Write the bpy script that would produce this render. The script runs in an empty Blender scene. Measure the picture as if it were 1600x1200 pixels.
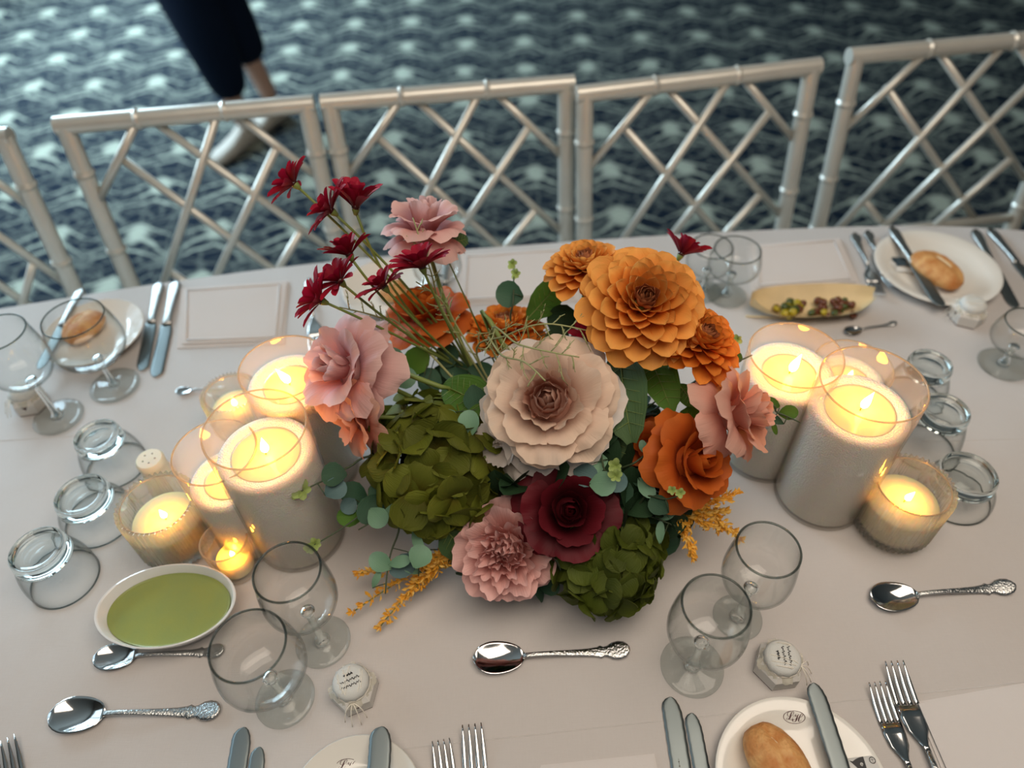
import bpy, math, random
from mathutils import Vector, Matrix, noise
random.seed(7)
PI = math.pi
SC = bpy.context.scene
COL = SC.collection

# ------------------------------------------------------------------ camera
F = 1150.0
H = 1.61
_d = Vector((38.0, 1050.0, F)).normalized()            # straight down, seen from the camera
_a = Vector((0, 0, 1))
_Y = (_a - _d * _a.dot(_d)).normalized()
_Z = -_d
_X = _Y.cross(_Z)
R3 = Matrix((_X, _Y, _Z))                              # world = R3 @ (right, down, forward)
cam_d = bpy.data.cameras.new('camera')
cam = bpy.data.objects.new('camera', cam_d)
COL.objects.link(cam)
SC.camera = cam
cam_d.sensor_width = 36.0
cam_d.lens = F * 36.0 / 1600.0
cam_d.clip_start = 0.02
_r, _u, _b = R3.col[0], -R3.col[1], -R3.col[2]
cam.matrix_world = Matrix(((_r.x, _u.x, _b.x, 0), (_r.y, _u.y, _b.y, 0), (_r.z, _u.z, _b.z, H), (0, 0, 0, 1)))
cam_d.dof.use_dof = True
cam_d.dof.focus_distance = 0.82
cam_d.dof.aperture_fstop = 2.3

# ------------------------------------------------------------------ world, lights, exposure
w = bpy.data.worlds.new('world')
SC.world = w
w.use_nodes = True
bg = w.node_tree.nodes['Background']
bg.inputs[0].default_value = (0.62, 0.72, 0.80, 1)
bg.inputs[1].default_value = 0.15


def area(name, loc, target, sx, sy, power, color):
    l = bpy.data.lights.new(name, 'AREA')
    l.shape = 'RECTANGLE'
    l.size, l.size_y = sx, sy
    l.energy = power
    l.color = color
    o = bpy.data.objects.new(name, l)
    COL.objects.link(o)
    o.location = loc
    o.rotation_euler = (Vector(target) - Vector(loc)).to_track_quat('-Z', 'Y').to_euler()
    return o


area('window_daylight', (-2.93, 3.6, 1.75), (-1.2, 2.6, 0.0), 3.6, 1.7, 310, (0.62, 0.85, 1.0))
area('ceiling_light', (0.35, 0.1, 2.85), (0.1, 0.5, 0.7), 2.2, 1.2, 38, (1.0, 0.86, 0.72))
SC.view_settings.view_transform = 'Standard'
SC.view_settings.look = 'None'
SC.view_settings.exposure = 0.0
SC.view_settings.gamma = 1.0
SC.view_settings.use_curve_mapping = False
SC.cycles.max_bounces = 14
SC.cycles.transmission_bounces = 12
SC.cycles.transparent_max_bounces = 24
SC.cycles.sample_clamp_indirect = 6.0
SC.cycles.caustics_reflective = False
SC.cycles.use_denoising = True

T = 0.75                                               # height of the table


def at(px, py, z=T):
    """world point at height z on the line of sight through a photograph pixel"""
    v = R3 @ Vector((px - 800, py - 600, F))
    t = (z - H) / v.z
    return Vector((v.x * t, v.y * t, z))


def proj(p):
    c = R3.transposed() @ (Vector(p) - Vector((0, 0, H)))
    return 800 + F * c.x / c.z, 600 + F * c.y / c.z, c.z


def mpp(p):
    return proj(p)[2] / F                              # metres per pixel there


def height(base, ty):
    lo, hi = 0.0, 0.6
    for _ in range(40):
        m = (lo + hi) / 2
        if proj(base + Vector((0, 0, m)))[1] > ty:
            lo = m
        else:
            hi = m
    return lo


# ------------------------------------------------------------------ materials
def nt(name):
    m = bpy.data.materials.new(name)
    m.use_nodes = True
    n = m.node_tree
    return m, n, n.nodes['Principled BSDF'], n.nodes['Material Output']


def setin(b, **k):
    for kk, v in k.items():
        b.inputs[kk.replace('_', ' ')].default_value = v


def plain(name, col, rough=0.5, metal=0.0, noise_amt=0.0, nscale=30, bump=0.0, bscale=200, spec=0.5, sss=0.0, sssr=(0.01, 0.006, 0.003), coat=0.0, alpha=1.0, col2=None, transl=0.0):
    m, n, b, out = nt(name)
    b.inputs['Base Color'].default_value = (*col, 1)
    b.inputs['Roughness'].default_value = rough
    b.inputs['Metallic'].default_value = metal
    b.inputs['Specular IOR Level'].default_value = spec
    b.inputs['Coat Weight'].default_value = coat
    b.inputs['Alpha'].default_value = alpha
    if sss:
        b.inputs['Subsurface Weight'].default_value = sss
        b.inputs['Subsurface Radius'].default_value = sssr
        b.inputs['Subsurface Scale'].default_value = 1.0
    tc = n.nodes.new('ShaderNodeTexCoord')
    if noise_amt or col2:
        no = n.nodes.new('ShaderNodeTexNoise')
        no.inputs['Scale'].default_value = nscale
        no.inputs['Detail'].default_value = 4
        n.links.new(tc.outputs['Object'], no.inputs['Vector'])
        mx = n.nodes.new('ShaderNodeMix')
        mx.data_type = 'RGBA'
        c2 = col2 or tuple(c * (1 - noise_amt) for c in col)
        mx.inputs[6].default_value = (*col, 1)
        mx.inputs[7].default_value = (*c2, 1)
        rp = n.nodes.new('ShaderNodeMapRange')
        rp.inputs[1].default_value = 0.35
        rp.inputs[2].default_value = 0.65
        n.links.new(no.outputs['Fac'], rp.inputs[0])
        n.links.new(rp.outputs[0], mx.inputs[0])
        n.links.new(mx.outputs[2], b.inputs['Base Color'])
    if bump:
        no = n.nodes.new('ShaderNodeTexNoise')
        no.inputs['Scale'].default_value = bscale
        no.inputs['Detail'].default_value = 3
        n.links.new(tc.outputs['Object'], no.inputs['Vector'])
        bp = n.nodes.new('ShaderNodeBump')
        bp.inputs['Strength'].default_value = bump
        bp.inputs['Distance'].default_value = 0.002
        n.links.new(no.outputs['Fac'], bp.inputs['Height'])
        n.links.new(bp.outputs[0], b.inputs['Normal'])
    return m


def petal_mat(name, c0, c1, c2, transl=0.28, rough=0.6, vein=0.35, var=0.12):
    """colour runs from the foot (c0) to the tip (c2) of a petal through the mesh attribute t; u is across"""
    m, n, b, out = nt(name)
    at_ = n.nodes.new('ShaderNodeAttribute')
    at_.attribute_name = 'tu'
    sep = n.nodes.new('ShaderNodeSeparateXYZ')
    n.links.new(at_.outputs['Vector'], sep.inputs[0])
    cr = n.nodes.new('ShaderNodeValToRGB')
    e = cr.color_ramp.elements
    e[0].color = (*c0, 1)
    e[1].color = (*c2, 1)
    k = e.new(0.5)
    k.color = (*c1, 1)
    n.links.new(sep.outputs[0], cr.inputs[0])
    oi = n.nodes.new('ShaderNodeObjectInfo')
    hs = n.nodes.new('ShaderNodeHueSaturation')
    mr = n.nodes.new('ShaderNodeMapRange')
    mr.inputs[3].default_value = 1 - var
    mr.inputs[4].default_value = 1 + var
    n.links.new(oi.outputs['Random'], mr.inputs[0])
    n.links.new(mr.outputs[0], hs.inputs['Value'])
    n.links.new(cr.outputs[0], hs.inputs['Color'])
    n.links.new(hs.outputs[0], b.inputs['Base Color'])
    b.inputs['Roughness'].default_value = rough
    b.inputs['Specular IOR Level'].default_value = 0.25
    wv = n.nodes.new('ShaderNodeTexNoise')
    cb = n.nodes.new('ShaderNodeCombineXYZ')
    mu = n.nodes.new('ShaderNodeMath')
    mu.operation = 'MULTIPLY'
    mu.inputs[1].default_value = 14
    mu2 = n.nodes.new('ShaderNodeMath')
    mu2.operation = 'MULTIPLY'
    mu2.inputs[1].default_value = 1.6
    n.links.new(sep.outputs[1], mu.inputs[0])
    n.links.new(sep.outputs[0], mu2.inputs[0])
    n.links.new(mu.outputs[0], cb.inputs[0])
    n.links.new(mu2.outputs[0], cb.inputs[1])
    wv.inputs['Scale'].default_value = 1.0
    n.links.new(cb.outputs[0], wv.inputs['Vector'])
    bp = n.nodes.new('ShaderNodeBump')
    bp.inputs['Strength'].default_value = vein
    bp.inputs['Distance'].default_value = 0.0015
    n.links.new(wv.outputs['Fac'], bp.inputs['Height'])
    n.links.new(bp.outputs[0], b.inputs['Normal'])
    tr = n.nodes.new('ShaderNodeBsdfTranslucent')
    n.links.new(hs.outputs[0], tr.inputs[0])
    ms = n.nodes.new('ShaderNodeMixShader')
    ms.inputs[0].default_value = transl
    n.links.new(b.outputs[0], ms.inputs[1])
    n.links.new(tr.outputs[0], ms.inputs[2])
    n.links.new(ms.outputs[0], out.inputs[0])
    return m


def thin_glass(name, tint=(0.985, 0.99, 0.988), edge=(0.52, 0.56, 0.55), gl=0.9, haze=0.0):
    """thin walled clear glass: passes light straight, mirrors more and greys towards a grazing view"""
    m, n, b, out = nt(name)
    n.nodes.remove(b)
    lw = n.nodes.new('ShaderNodeLayerWeight')
    lw.inputs[0].default_value = 0.5
    pw = n.nodes.new('ShaderNodeMath')
    pw.operation = 'POWER'
    pw.inputs[1].default_value = 4.0
    n.links.new(lw.outputs['Facing'], pw.inputs[0])
    mx = n.nodes.new('ShaderNodeMix')
    mx.data_type = 'RGBA'
    mx.inputs[6].default_value = (*tint, 1)
    mx.inputs[7].default_value = (*edge, 1)
    n.links.new(pw.outputs[0], mx.inputs[0])
    tr = n.nodes.new('ShaderNodeBsdfTransparent')
    n.links.new(mx.outputs[2], tr.inputs[0])
    g = n.nodes.new('ShaderNodeBsdfGlossy')
    g.inputs['Roughness'].default_value = 0.03
    p5 = n.nodes.new('ShaderNodeMath')
    p5.operation = 'POWER'
    p5.inputs[1].default_value = 4.5
    n.links.new(lw.outputs['Facing'], p5.inputs[0])
    mm = n.nodes.new('ShaderNodeMath')
    mm.operation = 'MULTIPLY_ADD'
    mm.inputs[1].default_value = 0.75 * gl
    mm.inputs[2].default_value = 0.03
    n.links.new(p5.outputs[0], mm.inputs[0])
    ms = n.nodes.new('ShaderNodeMixShader')
    n.links.new(mm.outputs[0], ms.inputs[0])
    n.links.new(tr.outputs[0], ms.inputs[1])
    n.links.new(g.outputs[0], ms.inputs[2])
    if haze:                                            # diffuse share added so clear glass takes on a warm candlelit glow
        df = n.nodes.new('ShaderNodeBsdfDiffuse')
        df.inputs[0].default_value = (.9, .85, .78, 1)
        tl = n.nodes.new('ShaderNodeBsdfTranslucent')
        tl.inputs[0].default_value = (.9, .85, .78, 1)
        m1 = n.nodes.new('ShaderNodeMixShader')
        n.links.new(df.outputs[0], m1.inputs[1])
        n.links.new(tl.outputs[0], m1.inputs[2])
        m2 = n.nodes.new('ShaderNodeMixShader')
        m2.inputs[0].default_value = haze
        n.links.new(ms.outputs[0], m2.inputs[1])
        n.links.new(m1.outputs[0], m2.inputs[2])
        ms = m2
    n.links.new(ms.outputs[0], out.inputs[0])
    return m


def real_glass(name, col=(0.96, 0.985, 0.98)):
    m, n, b, out = nt(name)
    n.nodes.remove(b)
    g = n.nodes.new('ShaderNodeBsdfGlass')
    g.inputs['Color'].default_value = (*col, 1)
    g.inputs['IOR'].default_value = 1.45
    g.inputs['Roughness'].default_value = 0.0
    n.links.new(g.outputs[0], out.inputs[0])
    return m


def emit(name, col, s):
    m, n, b, out = nt(name)
    n.nodes.remove(b)
    e = n.nodes.new('ShaderNodeEmission')
    e.inputs[0].default_value = (*col, 1)
    e.inputs[1].default_value = s
    n.links.new(e.outputs[0], out.inputs[0])
    return m


def cloth_mat():
    m, n, b, out = nt('linen_cloth')
    b.inputs['Base Color'].default_value = (0.585, 0.55, 0.525, 1)
    b.inputs['Roughness'].default_value = 0.85
    b.inputs['Specular IOR Level'].default_value = 0.2
    b.inputs['Sheen Weight'].default_value = 0.15
    tc = n.nodes.new('ShaderNodeTexCoord')
    # thread weave plus soft unevenness
    n1 = n.nodes.new('ShaderNodeTexNoise')
    mp = n.nodes.new('ShaderNodeMapping')
    mp.inputs['Scale'].default_value = (60, 900, 60)
    n.links.new(tc.outputs['Object'], mp.inputs[0])
    n.links.new(mp.outputs[0], n1.inputs['Vector'])
    n1.inputs['Scale'].default_value = 1
    n2 = n.nodes.new('ShaderNodeTexNoise')
    mp2 = n.nodes.new('ShaderNodeMapping')
    mp2.inputs['Scale'].default_value = (900, 60, 60)
    n.links.new(tc.outputs['Object'], mp2.inputs[0])
    n.links.new(mp2.outputs[0], n2.inputs['Vector'])
    n2.inputs['Scale'].default_value = 1
    n3 = n.nodes.new('ShaderNodeTexNoise')
    n3.inputs['Scale'].default_value = 7
    n3.inputs['Detail'].default_value = 3
    n.links.new(tc.outputs['Object'], n3.inputs['Vector'])
    ad = n.nodes.new('ShaderNodeMath')
    n.links.new(n1.outputs['Fac'], ad.inputs[0])
    n.links.new(n2.outputs['Fac'], ad.inputs[1])
    bp = n.nodes.new('ShaderNodeBump')
    bp.inputs['Strength'].default_value = 0.3
    bp.inputs['Distance'].default_value = 0.0006
    n.links.new(ad.outputs[0], bp.inputs['Height'])
    bp2 = n.nodes.new('ShaderNodeBump')
    bp2.inputs['Strength'].default_value = 0.35
    bp2.inputs['Distance'].default_value = 0.012
    n.links.new(n3.outputs['Fac'], bp2.inputs['Height'])
    n.links.new(bp.outputs[0], bp2.inputs['Normal'])
    n.links.new(bp2.outputs[0], b.inputs['Normal'])
    mx = n.nodes.new('ShaderNodeMix')
    mx.data_type = 'RGBA'
    mx.inputs[6].default_value = (0.585, 0.55, 0.525, 1)
    mx.inputs[7].default_value = (0.53, 0.495, 0.47, 1)
    hf = n.nodes.new('ShaderNodeMath')
    hf.operation = 'MULTIPLY'
    hf.inputs[1].default_value = 0.5
    n.links.new(ad.outputs[0], hf.inputs[0])
    n.links.new(hf.outputs[0], mx.inputs[0])
    n.links.new(mx.outputs[2], b.inputs['Base Color'])
    return m


def carpet_mat():
    m, n, b, out = nt('patterned_carpet')
    L = n.links.new
    b.inputs['Roughness'].default_value = 0.95
    b.inputs['Specular IOR Level'].default_value = 0.1
    tc = n.nodes.new('ShaderNodeTexCoord')
    no = n.nodes.new('ShaderNodeTexNoise')
    no.inputs['Scale'].default_value = 9
    no.inputs['Detail'].default_value = 2
    L(tc.outputs['Object'], no.inputs['Vector'])
    dis = n.nodes.new('ShaderNodeVectorMath')
    dis.operation = 'SCALE'
    dis.inputs['Scale'].default_value = 0.05
    L(no.outputs['Color'], dis.inputs[0])
    ad = n.nodes.new('ShaderNodeVectorMath')
    ad.operation = 'ADD'
    L(tc.outputs['Object'], ad.inputs[0])
    L(dis.outputs[0], ad.inputs[1])
    sp = n.nodes.new('ShaderNodeSeparateXYZ')
    L(ad.outputs[0], sp.inputs[0])

    def M(op, a, c=None, c2=None):
        k = n.nodes.new('ShaderNodeMath')
        k.operation = op
        for i, v in enumerate((a, c, c2)):
            if v is None:
                continue
            if isinstance(v, (int, float)):
                k.inputs[i].default_value = v
            else:
                L(v, k.inputs[i])
        return k.outputs[0]
    PX, PY = 0.30, 0.31

    def motif(ox, oy, k):
        u = M('SUBTRACT', M('FRACT', M('ADD', M('DIVIDE', sp.outputs[0], PX), ox)), .5)
        v = M('SUBTRACT', M('FRACT', M('ADD', M('DIVIDE', sp.outputs[1], PY), oy)), .5)
        u2 = M('MULTIPLY', u, u)
        r2 = M('ADD', M('MULTIPLY', u2, 36.0), M('MULTIPLY', M('MULTIPLY', v, v), 18.0))
        head = M('MULTIPLY', M('SUBTRACT', 1.0, r2), 1.3)
        au = M('ABSOLUTE', u)
        roofs = None
        for c0, sl, wd in ((.06, .75, .06), (-.18, .6, .045), (.30, .5, .035)):
            d = M('ABSOLUTE', M('ADD', M('ADD', v, c0), M('MULTIPLY', au, sl)))
            q = M('MULTIPLY', M('SUBTRACT', M('SUBTRACT', 1.0, M('DIVIDE', d, wd)), M('MULTIPLY', au, 1.1)), 1.4)
            roofs = q if roofs is None else M('MAXIMUM', roofs, q)
        return M('MULTIPLY', M('MAXIMUM', M('MAXIMUM', head, roofs), 0.0), k)
    vo = n.nodes.new('ShaderNodeTexVoronoi')
    vo.feature = 'DISTANCE_TO_EDGE'
    vo.inputs['Scale'].default_value = 15
    L(ad.outputs[0], vo.inputs['Vector'])
    vr = n.nodes.new('ShaderNodeMapRange')
    vr.inputs[1].default_value = 0.12
    vr.inputs[2].default_value = 0.02
    vr.inputs[4].default_value = 0.22
    L(vo.outputs['Distance'], vr.inputs[0])
    tot = M('MINIMUM', M('ADD', M('MAXIMUM', motif(0, 0, .9), motif(.5, .5, .18)), vr.outputs[0]), 1.0)
    mx = n.nodes.new('ShaderNodeMix')
    mx.data_type = 'RGBA'
    mx.inputs[6].default_value = (0.007, 0.014, 0.026, 1)
    mx.inputs[7].default_value = (0.36, 0.39, 0.32, 1)
    L(tot, mx.inputs[0])
    L(mx.outputs[2], b.inputs['Base Color'])
    pile = n.nodes.new('ShaderNodeTexNoise')
    pile.inputs['Scale'].default_value = 400
    L(tc.outputs['Object'], pile.inputs['Vector'])
    bp = n.nodes.new('ShaderNodeBump')
    bp.inputs['Strength'].default_value = 0.5
    bp.inputs['Distance'].default_value = 0.004
    L(pile.outputs['Fac'], bp.inputs['Height'])
    L(bp.outputs[0], b.inputs['Normal'])
    return m


def grain_wax(name, col, sc=480, strength=1.0):
    m, n, b, out = nt(name)
    b.inputs['Base Color'].default_value = (*col, 1)
    b.inputs['Roughness'].default_value = 0.6
    b.inputs['Subsurface Weight'].default_value = 0.6
    b.inputs['Subsurface Radius'].default_value = (0.016, 0.008, 0.003)
    b.inputs['Subsurface Scale'].default_value = 1.0
    tc = n.nodes.new('ShaderNodeTexCoord')
    vo = n.nodes.new('ShaderNodeTexVoronoi')
    vo.inputs['Scale'].default_value = sc
    n.links.new(tc.outputs['Object'], vo.inputs['Vector'])
    bp = n.nodes.new('ShaderNodeBump')
    bp.invert = True
    bp.inputs['Strength'].default_value = strength
    bp.inputs['Distance'].default_value = 0.003
    n.links.new(vo.outputs['Distance'], bp.inputs['Height'])
    n.links.new(bp.outputs[0], b.inputs['Normal'])
    return m


MT = dict(
    cloth=cloth_mat(), carpet=carpet_mat(),
    napkin=plain('napkin_linen', (0.64, 0.60, 0.575), 0.85, bump=0.15, bscale=900, spec=0.2),
    napkin_edge=plain('napkin_hem', (0.70, 0.67, 0.65), 0.85, spec=0.2),
    silver_paint=plain('silver_paint', (0.66, 0.64, 0.57), 0.36, metal=0.45, noise_amt=0.1, nscale=12),
    cushion=plain('cushion_fabric', (0.5, 0.48, 0.44), 0.8),
    steel=plain('polished_steel', (0.60, 0.60, 0.59), 0.10, metal=1.0, bump=0.02, bscale=120),
    steel_soft=plain('brushed_steel', (0.22, 0.25, 0.25), 0.45, metal=1.0),
    steel_pat=plain('chased_steel', (0.58, 0.58, 0.56), 0.2, metal=1.0, bump=0.5, bscale=420),
    wax=grain_wax('granulated_wax', (0.94, 0.90, 0.83), strength=0.7),
    wax_smooth=grain_wax('candle_wax', (0.88, 0.78, 0.45), sc=60, strength=0.05),
    pool=plain('molten_wax', (0.93, 0.76, 0.42), 0.12, sss=0.7, sssr=(0.012, 0.007, 0.002)),
    wick=plain('burnt_wick', (0.01, 0.008, 0.006), 0.9),
    flame=emit('candle_flame', (1.0, 0.35, 0.022), 150.0),
    tglass=thin_glass('clear_glass'),
    cglass=thin_glass('candle_glass', tint=(0.99, 0.985, 0.975), edge=(0.80, 0.77, 0.70), gl=0.7, haze=0.08),
    crim=thin_glass('candle_glass_rim', tint=(0.80, 0.72, 0.55), edge=(0.42, 0.36, 0.24), gl=1.0, haze=0.25),
    rim=thin_glass('glass_rim', tint=(0.50, 0.54, 0.52), edge=(0.13, 0.15, 0.15), gl=1.0),
    glass=real_glass('solid_glass'),
    foot=thin_glass('glass_foot', tint=(0.93, 0.945, 0.94), edge=(0.35, 0.40, 0.39), gl=1.0),
    china=plain('white_china', (0.78, 0.76, 0.70), 0.12, coat=0.3),
    china_cool=plain('soup_china', (0.74, 0.74, 0.72), 0.12, coat=0.3),
    soup=plain('green_soup', (0.27, 0.30, 0.075), 0.22, col2=(0.245, 0.29, 0.085), nscale=30, bump=0.06, bscale=300),
    crust=plain('bread_crust', (0.50, 0.19, 0.045), 0.6, col2=(0.68, 0.38, 0.14), nscale=55, bump=1.0, bscale=220),
    crumb=plain('bread_crumb', (0.80, 0.66, 0.42), 0.85, bump=0.8, bscale=300),
    ink=plain('dark_red_ink', (0.06, 0.008, 0.012), 0.5),
    ink_black=plain('black_ink', (0.012, 0.012, 0.014), 0.5),
    foil=plain('butter_wrapper', (0.62, 0.62, 0.60), 0.35),
    foil_dark=plain('crumpled_foil', (0.05, 0.075, 0.09), 0.3, metal=0.3, bump=0.4, bscale=60),
    foil_white=plain('foil_lining', (0.75, 0.74, 0.70), 0.4),
    jar=plain('favour_box_card', (0.66, 0.64, 0.60), 0.7),
    cap=plain('favour_cap_fabric', (0.62, 0.63, 0.60), 0.8, bump=0.2, bscale=700),
    tulle=plain('tulle', (0.66, 0.63, 0.52), 0.8, alpha=0.55),
    twine=plain('white_twine', (0.85, 0.80, 0.70), 0.8),
    jam=plain('dark_jam', (0.05, 0.012, 0.010), 0.2),
    wood=plain('thin_pale_wood', (0.78, 0.60, 0.33), 0.6, noise_amt=0.15, nscale=18),
    gherkin=plain('pickle_yellow', (0.42, 0.33, 0.02), 0.3),
    gherkin_g=plain('pickle_green', (0.05, 0.075, 0.012), 0.3),
    relish=plain('pickle_brown', (0.13, 0.035, 0.012), 0.3),
    stem=plain('flower_stem', (0.16, 0.21, 0.045), 0.55),
    stem_dark=plain('dark_stem', (0.04, 0.06, 0.025), 0.6),
    moss=plain('moss_twig', (0.30, 0.31, 0.13), 0.6),
    foam=plain('green_foam', (0.012, 0.022, 0.010), 0.95),
    pot=plain('dark_pot', (0.012, 0.014, 0.013), 0.5),
    trousers=plain('navy_trouser_cloth', (0.003, 0.008, 0.020), 0.9, spec=0.1),
    shirt=plain('white_shirt_cloth', (0.55, 0.56, 0.58), 0.85),
    skin=plain('skin', (0.42, 0.26, 0.19), 0.6),
    shoe=plain('beige_shoe', (0.40, 0.36, 0.30), 0.6),
    hair=plain('dark_hair', (0.02, 0.014, 0.01), 0.6),
    wallm=plain('wall_paint', (0.16, 0.15, 0.14), 0.9),
    ceilm=plain('ceiling_paint', (0.42, 0.40, 0.37), 0.9),
    framem=plain('window_frame_paint', (0.4, 0.4, 0.4), 0.5),
    daylight=emit('window_sky', (0.66, 0.86, 1.0), 2.4),
    shaker=plain('frosted_shaker', (0.82, 0.74, 0.58), 0.4, sss=0.4, sssr=(0.01, 0.006, 0.003)),
    hole=plain('shaker_holes', (0.08, 0.06, 0.04), 0.7),
)
PM = dict(
    dahlia=petal_mat('dahlia_petal', (0.46, 0.085, 0.006), (0.70, 0.225, 0.028), (0.86, 0.42, 0.10)),
    dahlia2=petal_mat('deep_dahlia_petal', (0.42, 0.06, 0.008), (0.66, 0.16, 0.015), (0.78, 0.27, 0.04)),
    dahlia_eye=petal_mat('dahlia_eye_petal', (0.30, 0.07, 0.03), (0.42, 0.13, 0.05), (0.50, 0.18, 0.07)),
    garden=petal_mat('garden_rose_petal', (0.60, 0.34, 0.25), (0.74, 0.54, 0.42), (0.78, 0.61, 0.47), var=0.05),
    garden_in=petal_mat('garden_rose_core', (0.42, 0.16, 0.11), (0.56, 0.29, 0.21), (0.66, 0.42, 0.32), var=0.05),
    garden_out=petal_mat('garden_rose_outer', (0.62, 0.47, 0.40), (0.78, 0.68, 0.60), (0.80, 0.72, 0.66), var=0.05),
    dusty=petal_mat('dusty_rose_petal', (0.44, 0.13, 0.13), (0.66, 0.35, 0.33), (0.78, 0.52, 0.47), vein=0.5, transl=0.35),
    coral=petal_mat('coral_rose_petal', (0.52, 0.14, 0.09), (0.68, 0.32, 0.24), (0.76, 0.46, 0.36), vein=0.5, transl=0.35),
    rust=petal_mat('rust_rose_petal', (0.30, 0.035, 0.006), (0.50, 0.085, 0.010), (0.62, 0.15, 0.02), vein=0.3),
    burg=petal_mat('burgundy_rose_petal', (0.025, 0.001, 0.003), (0.075, 0.003, 0.007), (0.12, 0.005, 0.011), vein=0.2, transl=0.15),
    daisy=petal_mat('crimson_daisy_petal', (0.07, 0.001, 0.006), (0.24, 0.003, 0.016), (0.36, 0.006, 0.03), vein=0.2, transl=0.2),
    peony=petal_mat('pink_peony_petal', (0.58, 0.22, 0.19), (0.72, 0.37, 0.33), (0.80, 0.50, 0.46), vein=0.6),
    hyd=petal_mat('green_hydrangea_petal', (0.12, 0.10, 0.010), (0.13, 0.15, 0.015), (0.16, 0.175, 0.020), vein=0.7, transl=0.3, var=0.3),
    hyd2=petal_mat('dark_hydrangea_petal', (0.065, 0.075, 0.008), (0.075, 0.10, 0.010), (0.10, 0.125, 0.014), vein=0.7, transl=0.3, var=0.3),
    leaf=petal_mat('large_leaf', (0.045, 0.09, 0.03), (0.05, 0.10, 0.035), (0.06, 0.11, 0.04), vein=0.6, transl=0.15),
    leaf_g=petal_mat('fresh_leaf', (0.06, 0.14, 0.02), (0.075, 0.17, 0.02), (0.08, 0.18, 0.025), vein=0.6, transl=0.25),
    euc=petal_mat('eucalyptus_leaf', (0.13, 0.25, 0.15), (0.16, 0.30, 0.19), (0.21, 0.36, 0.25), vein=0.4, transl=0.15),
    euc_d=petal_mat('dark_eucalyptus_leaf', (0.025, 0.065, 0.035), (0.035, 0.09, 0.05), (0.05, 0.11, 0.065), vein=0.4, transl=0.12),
    euc_b=petal_mat('blue_eucalyptus_leaf', (0.07, 0.13, 0.13), (0.09, 0.16, 0.16), (0.11, 0.19, 0.19), vein=0.4, transl=0.12),
    sprout=petal_mat('pale_sprout_leaf', (0.26, 0.34, 0.08), (0.32, 0.42, 0.12), (0.40, 0.50, 0.18), vein=0.2),
    yellow=petal_mat('yellow_spray', (0.70, 0.30, 0.02), (0.82, 0.46, 0.06), (0.86, 0.58, 0.16), vein=0.1, var=0.2),
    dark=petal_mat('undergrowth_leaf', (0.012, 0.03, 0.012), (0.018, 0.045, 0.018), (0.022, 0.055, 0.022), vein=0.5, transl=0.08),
)
for _k in ('leaf', 'leaf_g'):                           # pale net of veins on the big leaves
    pass


# ------------------------------------------------------------------ mesh helpers
class MB:
    def __init__(s):
        s.v, s.f, s.a = [], [], []

    def add(s, v, f, M=None, tu=None):
        o = len(s.v)
        s.v += [tuple(M @ Vector(p)) if M else tuple(p) for p in v]
        s.f += [tuple(i + o for i in q) for q in f]
        s.a += tu if tu else [(0.5, 0.0, 0.0)] * len(v)
        return s

    def mesh(s, name, mat, smooth=True, attr=False, angle=None):
        me = bpy.data.meshes.new(name)
        me.from_pydata(s.v, [], s.f)
        if mat:
            me.materials.append(mat)
        if smooth:
            me.polygons.foreach_set('use_smooth', [True] * len(me.polygons))
            if angle:
                me.set_sharp_from_angle(angle=math.radians(angle))
        if attr:
            t = me.attributes.new('tu', 'FLOAT_VECTOR', 'POINT')
            t.data.foreach_set('vector', [c for q in s.a for c in q])
        me.update()
        return me


WM = {}                                                # world matrix of every object built, by name


def obj(name, me, parent=None, M=None):
    """link a mesh (or an Empty when me is None); M is its world matrix"""
    o = bpy.data.objects.new(name, me)
    COL.objects.link(o)
    M = M.copy() if M is not None else (WM[parent.name].copy() if parent else Matrix())
    WM[o.name] = M
    if parent:
        o.parent = parent
        o.matrix_basis = WM[parent.name].inverted() @ M
    else:
        o.matrix_basis = M
    return o


def tag(o, label, cat, group=None, kind=None):
    o['label'] = label
    o['category'] = cat
    if group:
        o['group'] = group
    if kind:
        o['kind'] = kind
    return o


def thing(name, label, cat, M=None, group=None):
    o = obj(name, None, None, M or Matrix())
    o.empty_display_size = 0.02
    return tag(o, label, cat, group)


def struct(name, me, M=None):
    o = obj(name, me, None, M)
    o['kind'] = 'structure'
    return o


def TR(x, y=None, z=None):
    return Matrix.Translation(Vector(x) if y is None else Vector((x, y, z)))


def RZ(a):
    return Matrix.Rotation(a, 4, 'Z')


def frame(p, z, spin=0.0, hint=None):
    """matrix at p whose Z points along z"""
    z = Vector(z).normalized()
    h = Vector(hint) if hint is not None else (Vector((0, 0, 1)) if abs(z.z) < .9 else Vector((0, 1, 0)))
    y = (h - z * h.dot(z)).normalized()
    x = y.cross(z)
    M = Matrix(((x.x, y.x, z.x, 0), (x.y, y.y, z.y, 0), (x.z, y.z, z.z, 0), (0, 0, 0, 1)))
    return TR(p) @ M @ RZ(spin)


def lathe(prof, n=48, sx=1, sy=1, ribs=0, ribd=0.0, ribset=()):
    v, f = [], []
    for k, (r, z) in enumerate(prof):
        for i in range(n):
            a = 2 * PI * i / n
            rr = r
            if ribs and k in ribset:
                rr += ribd * math.cos(ribs * a)
            v.append((rr * math.cos(a) * sx, rr * math.sin(a) * sy, z))
    for k in range(len(prof) - 1):
        for i in range(n):
            j = (i + 1) % n
            f.append((k * n + i, k * n + j, (k + 1) * n + j, (k + 1) * n + i))
    for k, flip in ((0, True), (len(prof) - 1, False)):
        if prof[k][0] > 1e-6 and prof[k][0] < 1e9 and (k, 'cap') in CAPS.get('c', ()):
            f.append(tuple(k * n + i for i in (range(n - 1, -1, -1) if flip else range(n))))
    return v, f


CAPS = {}


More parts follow.
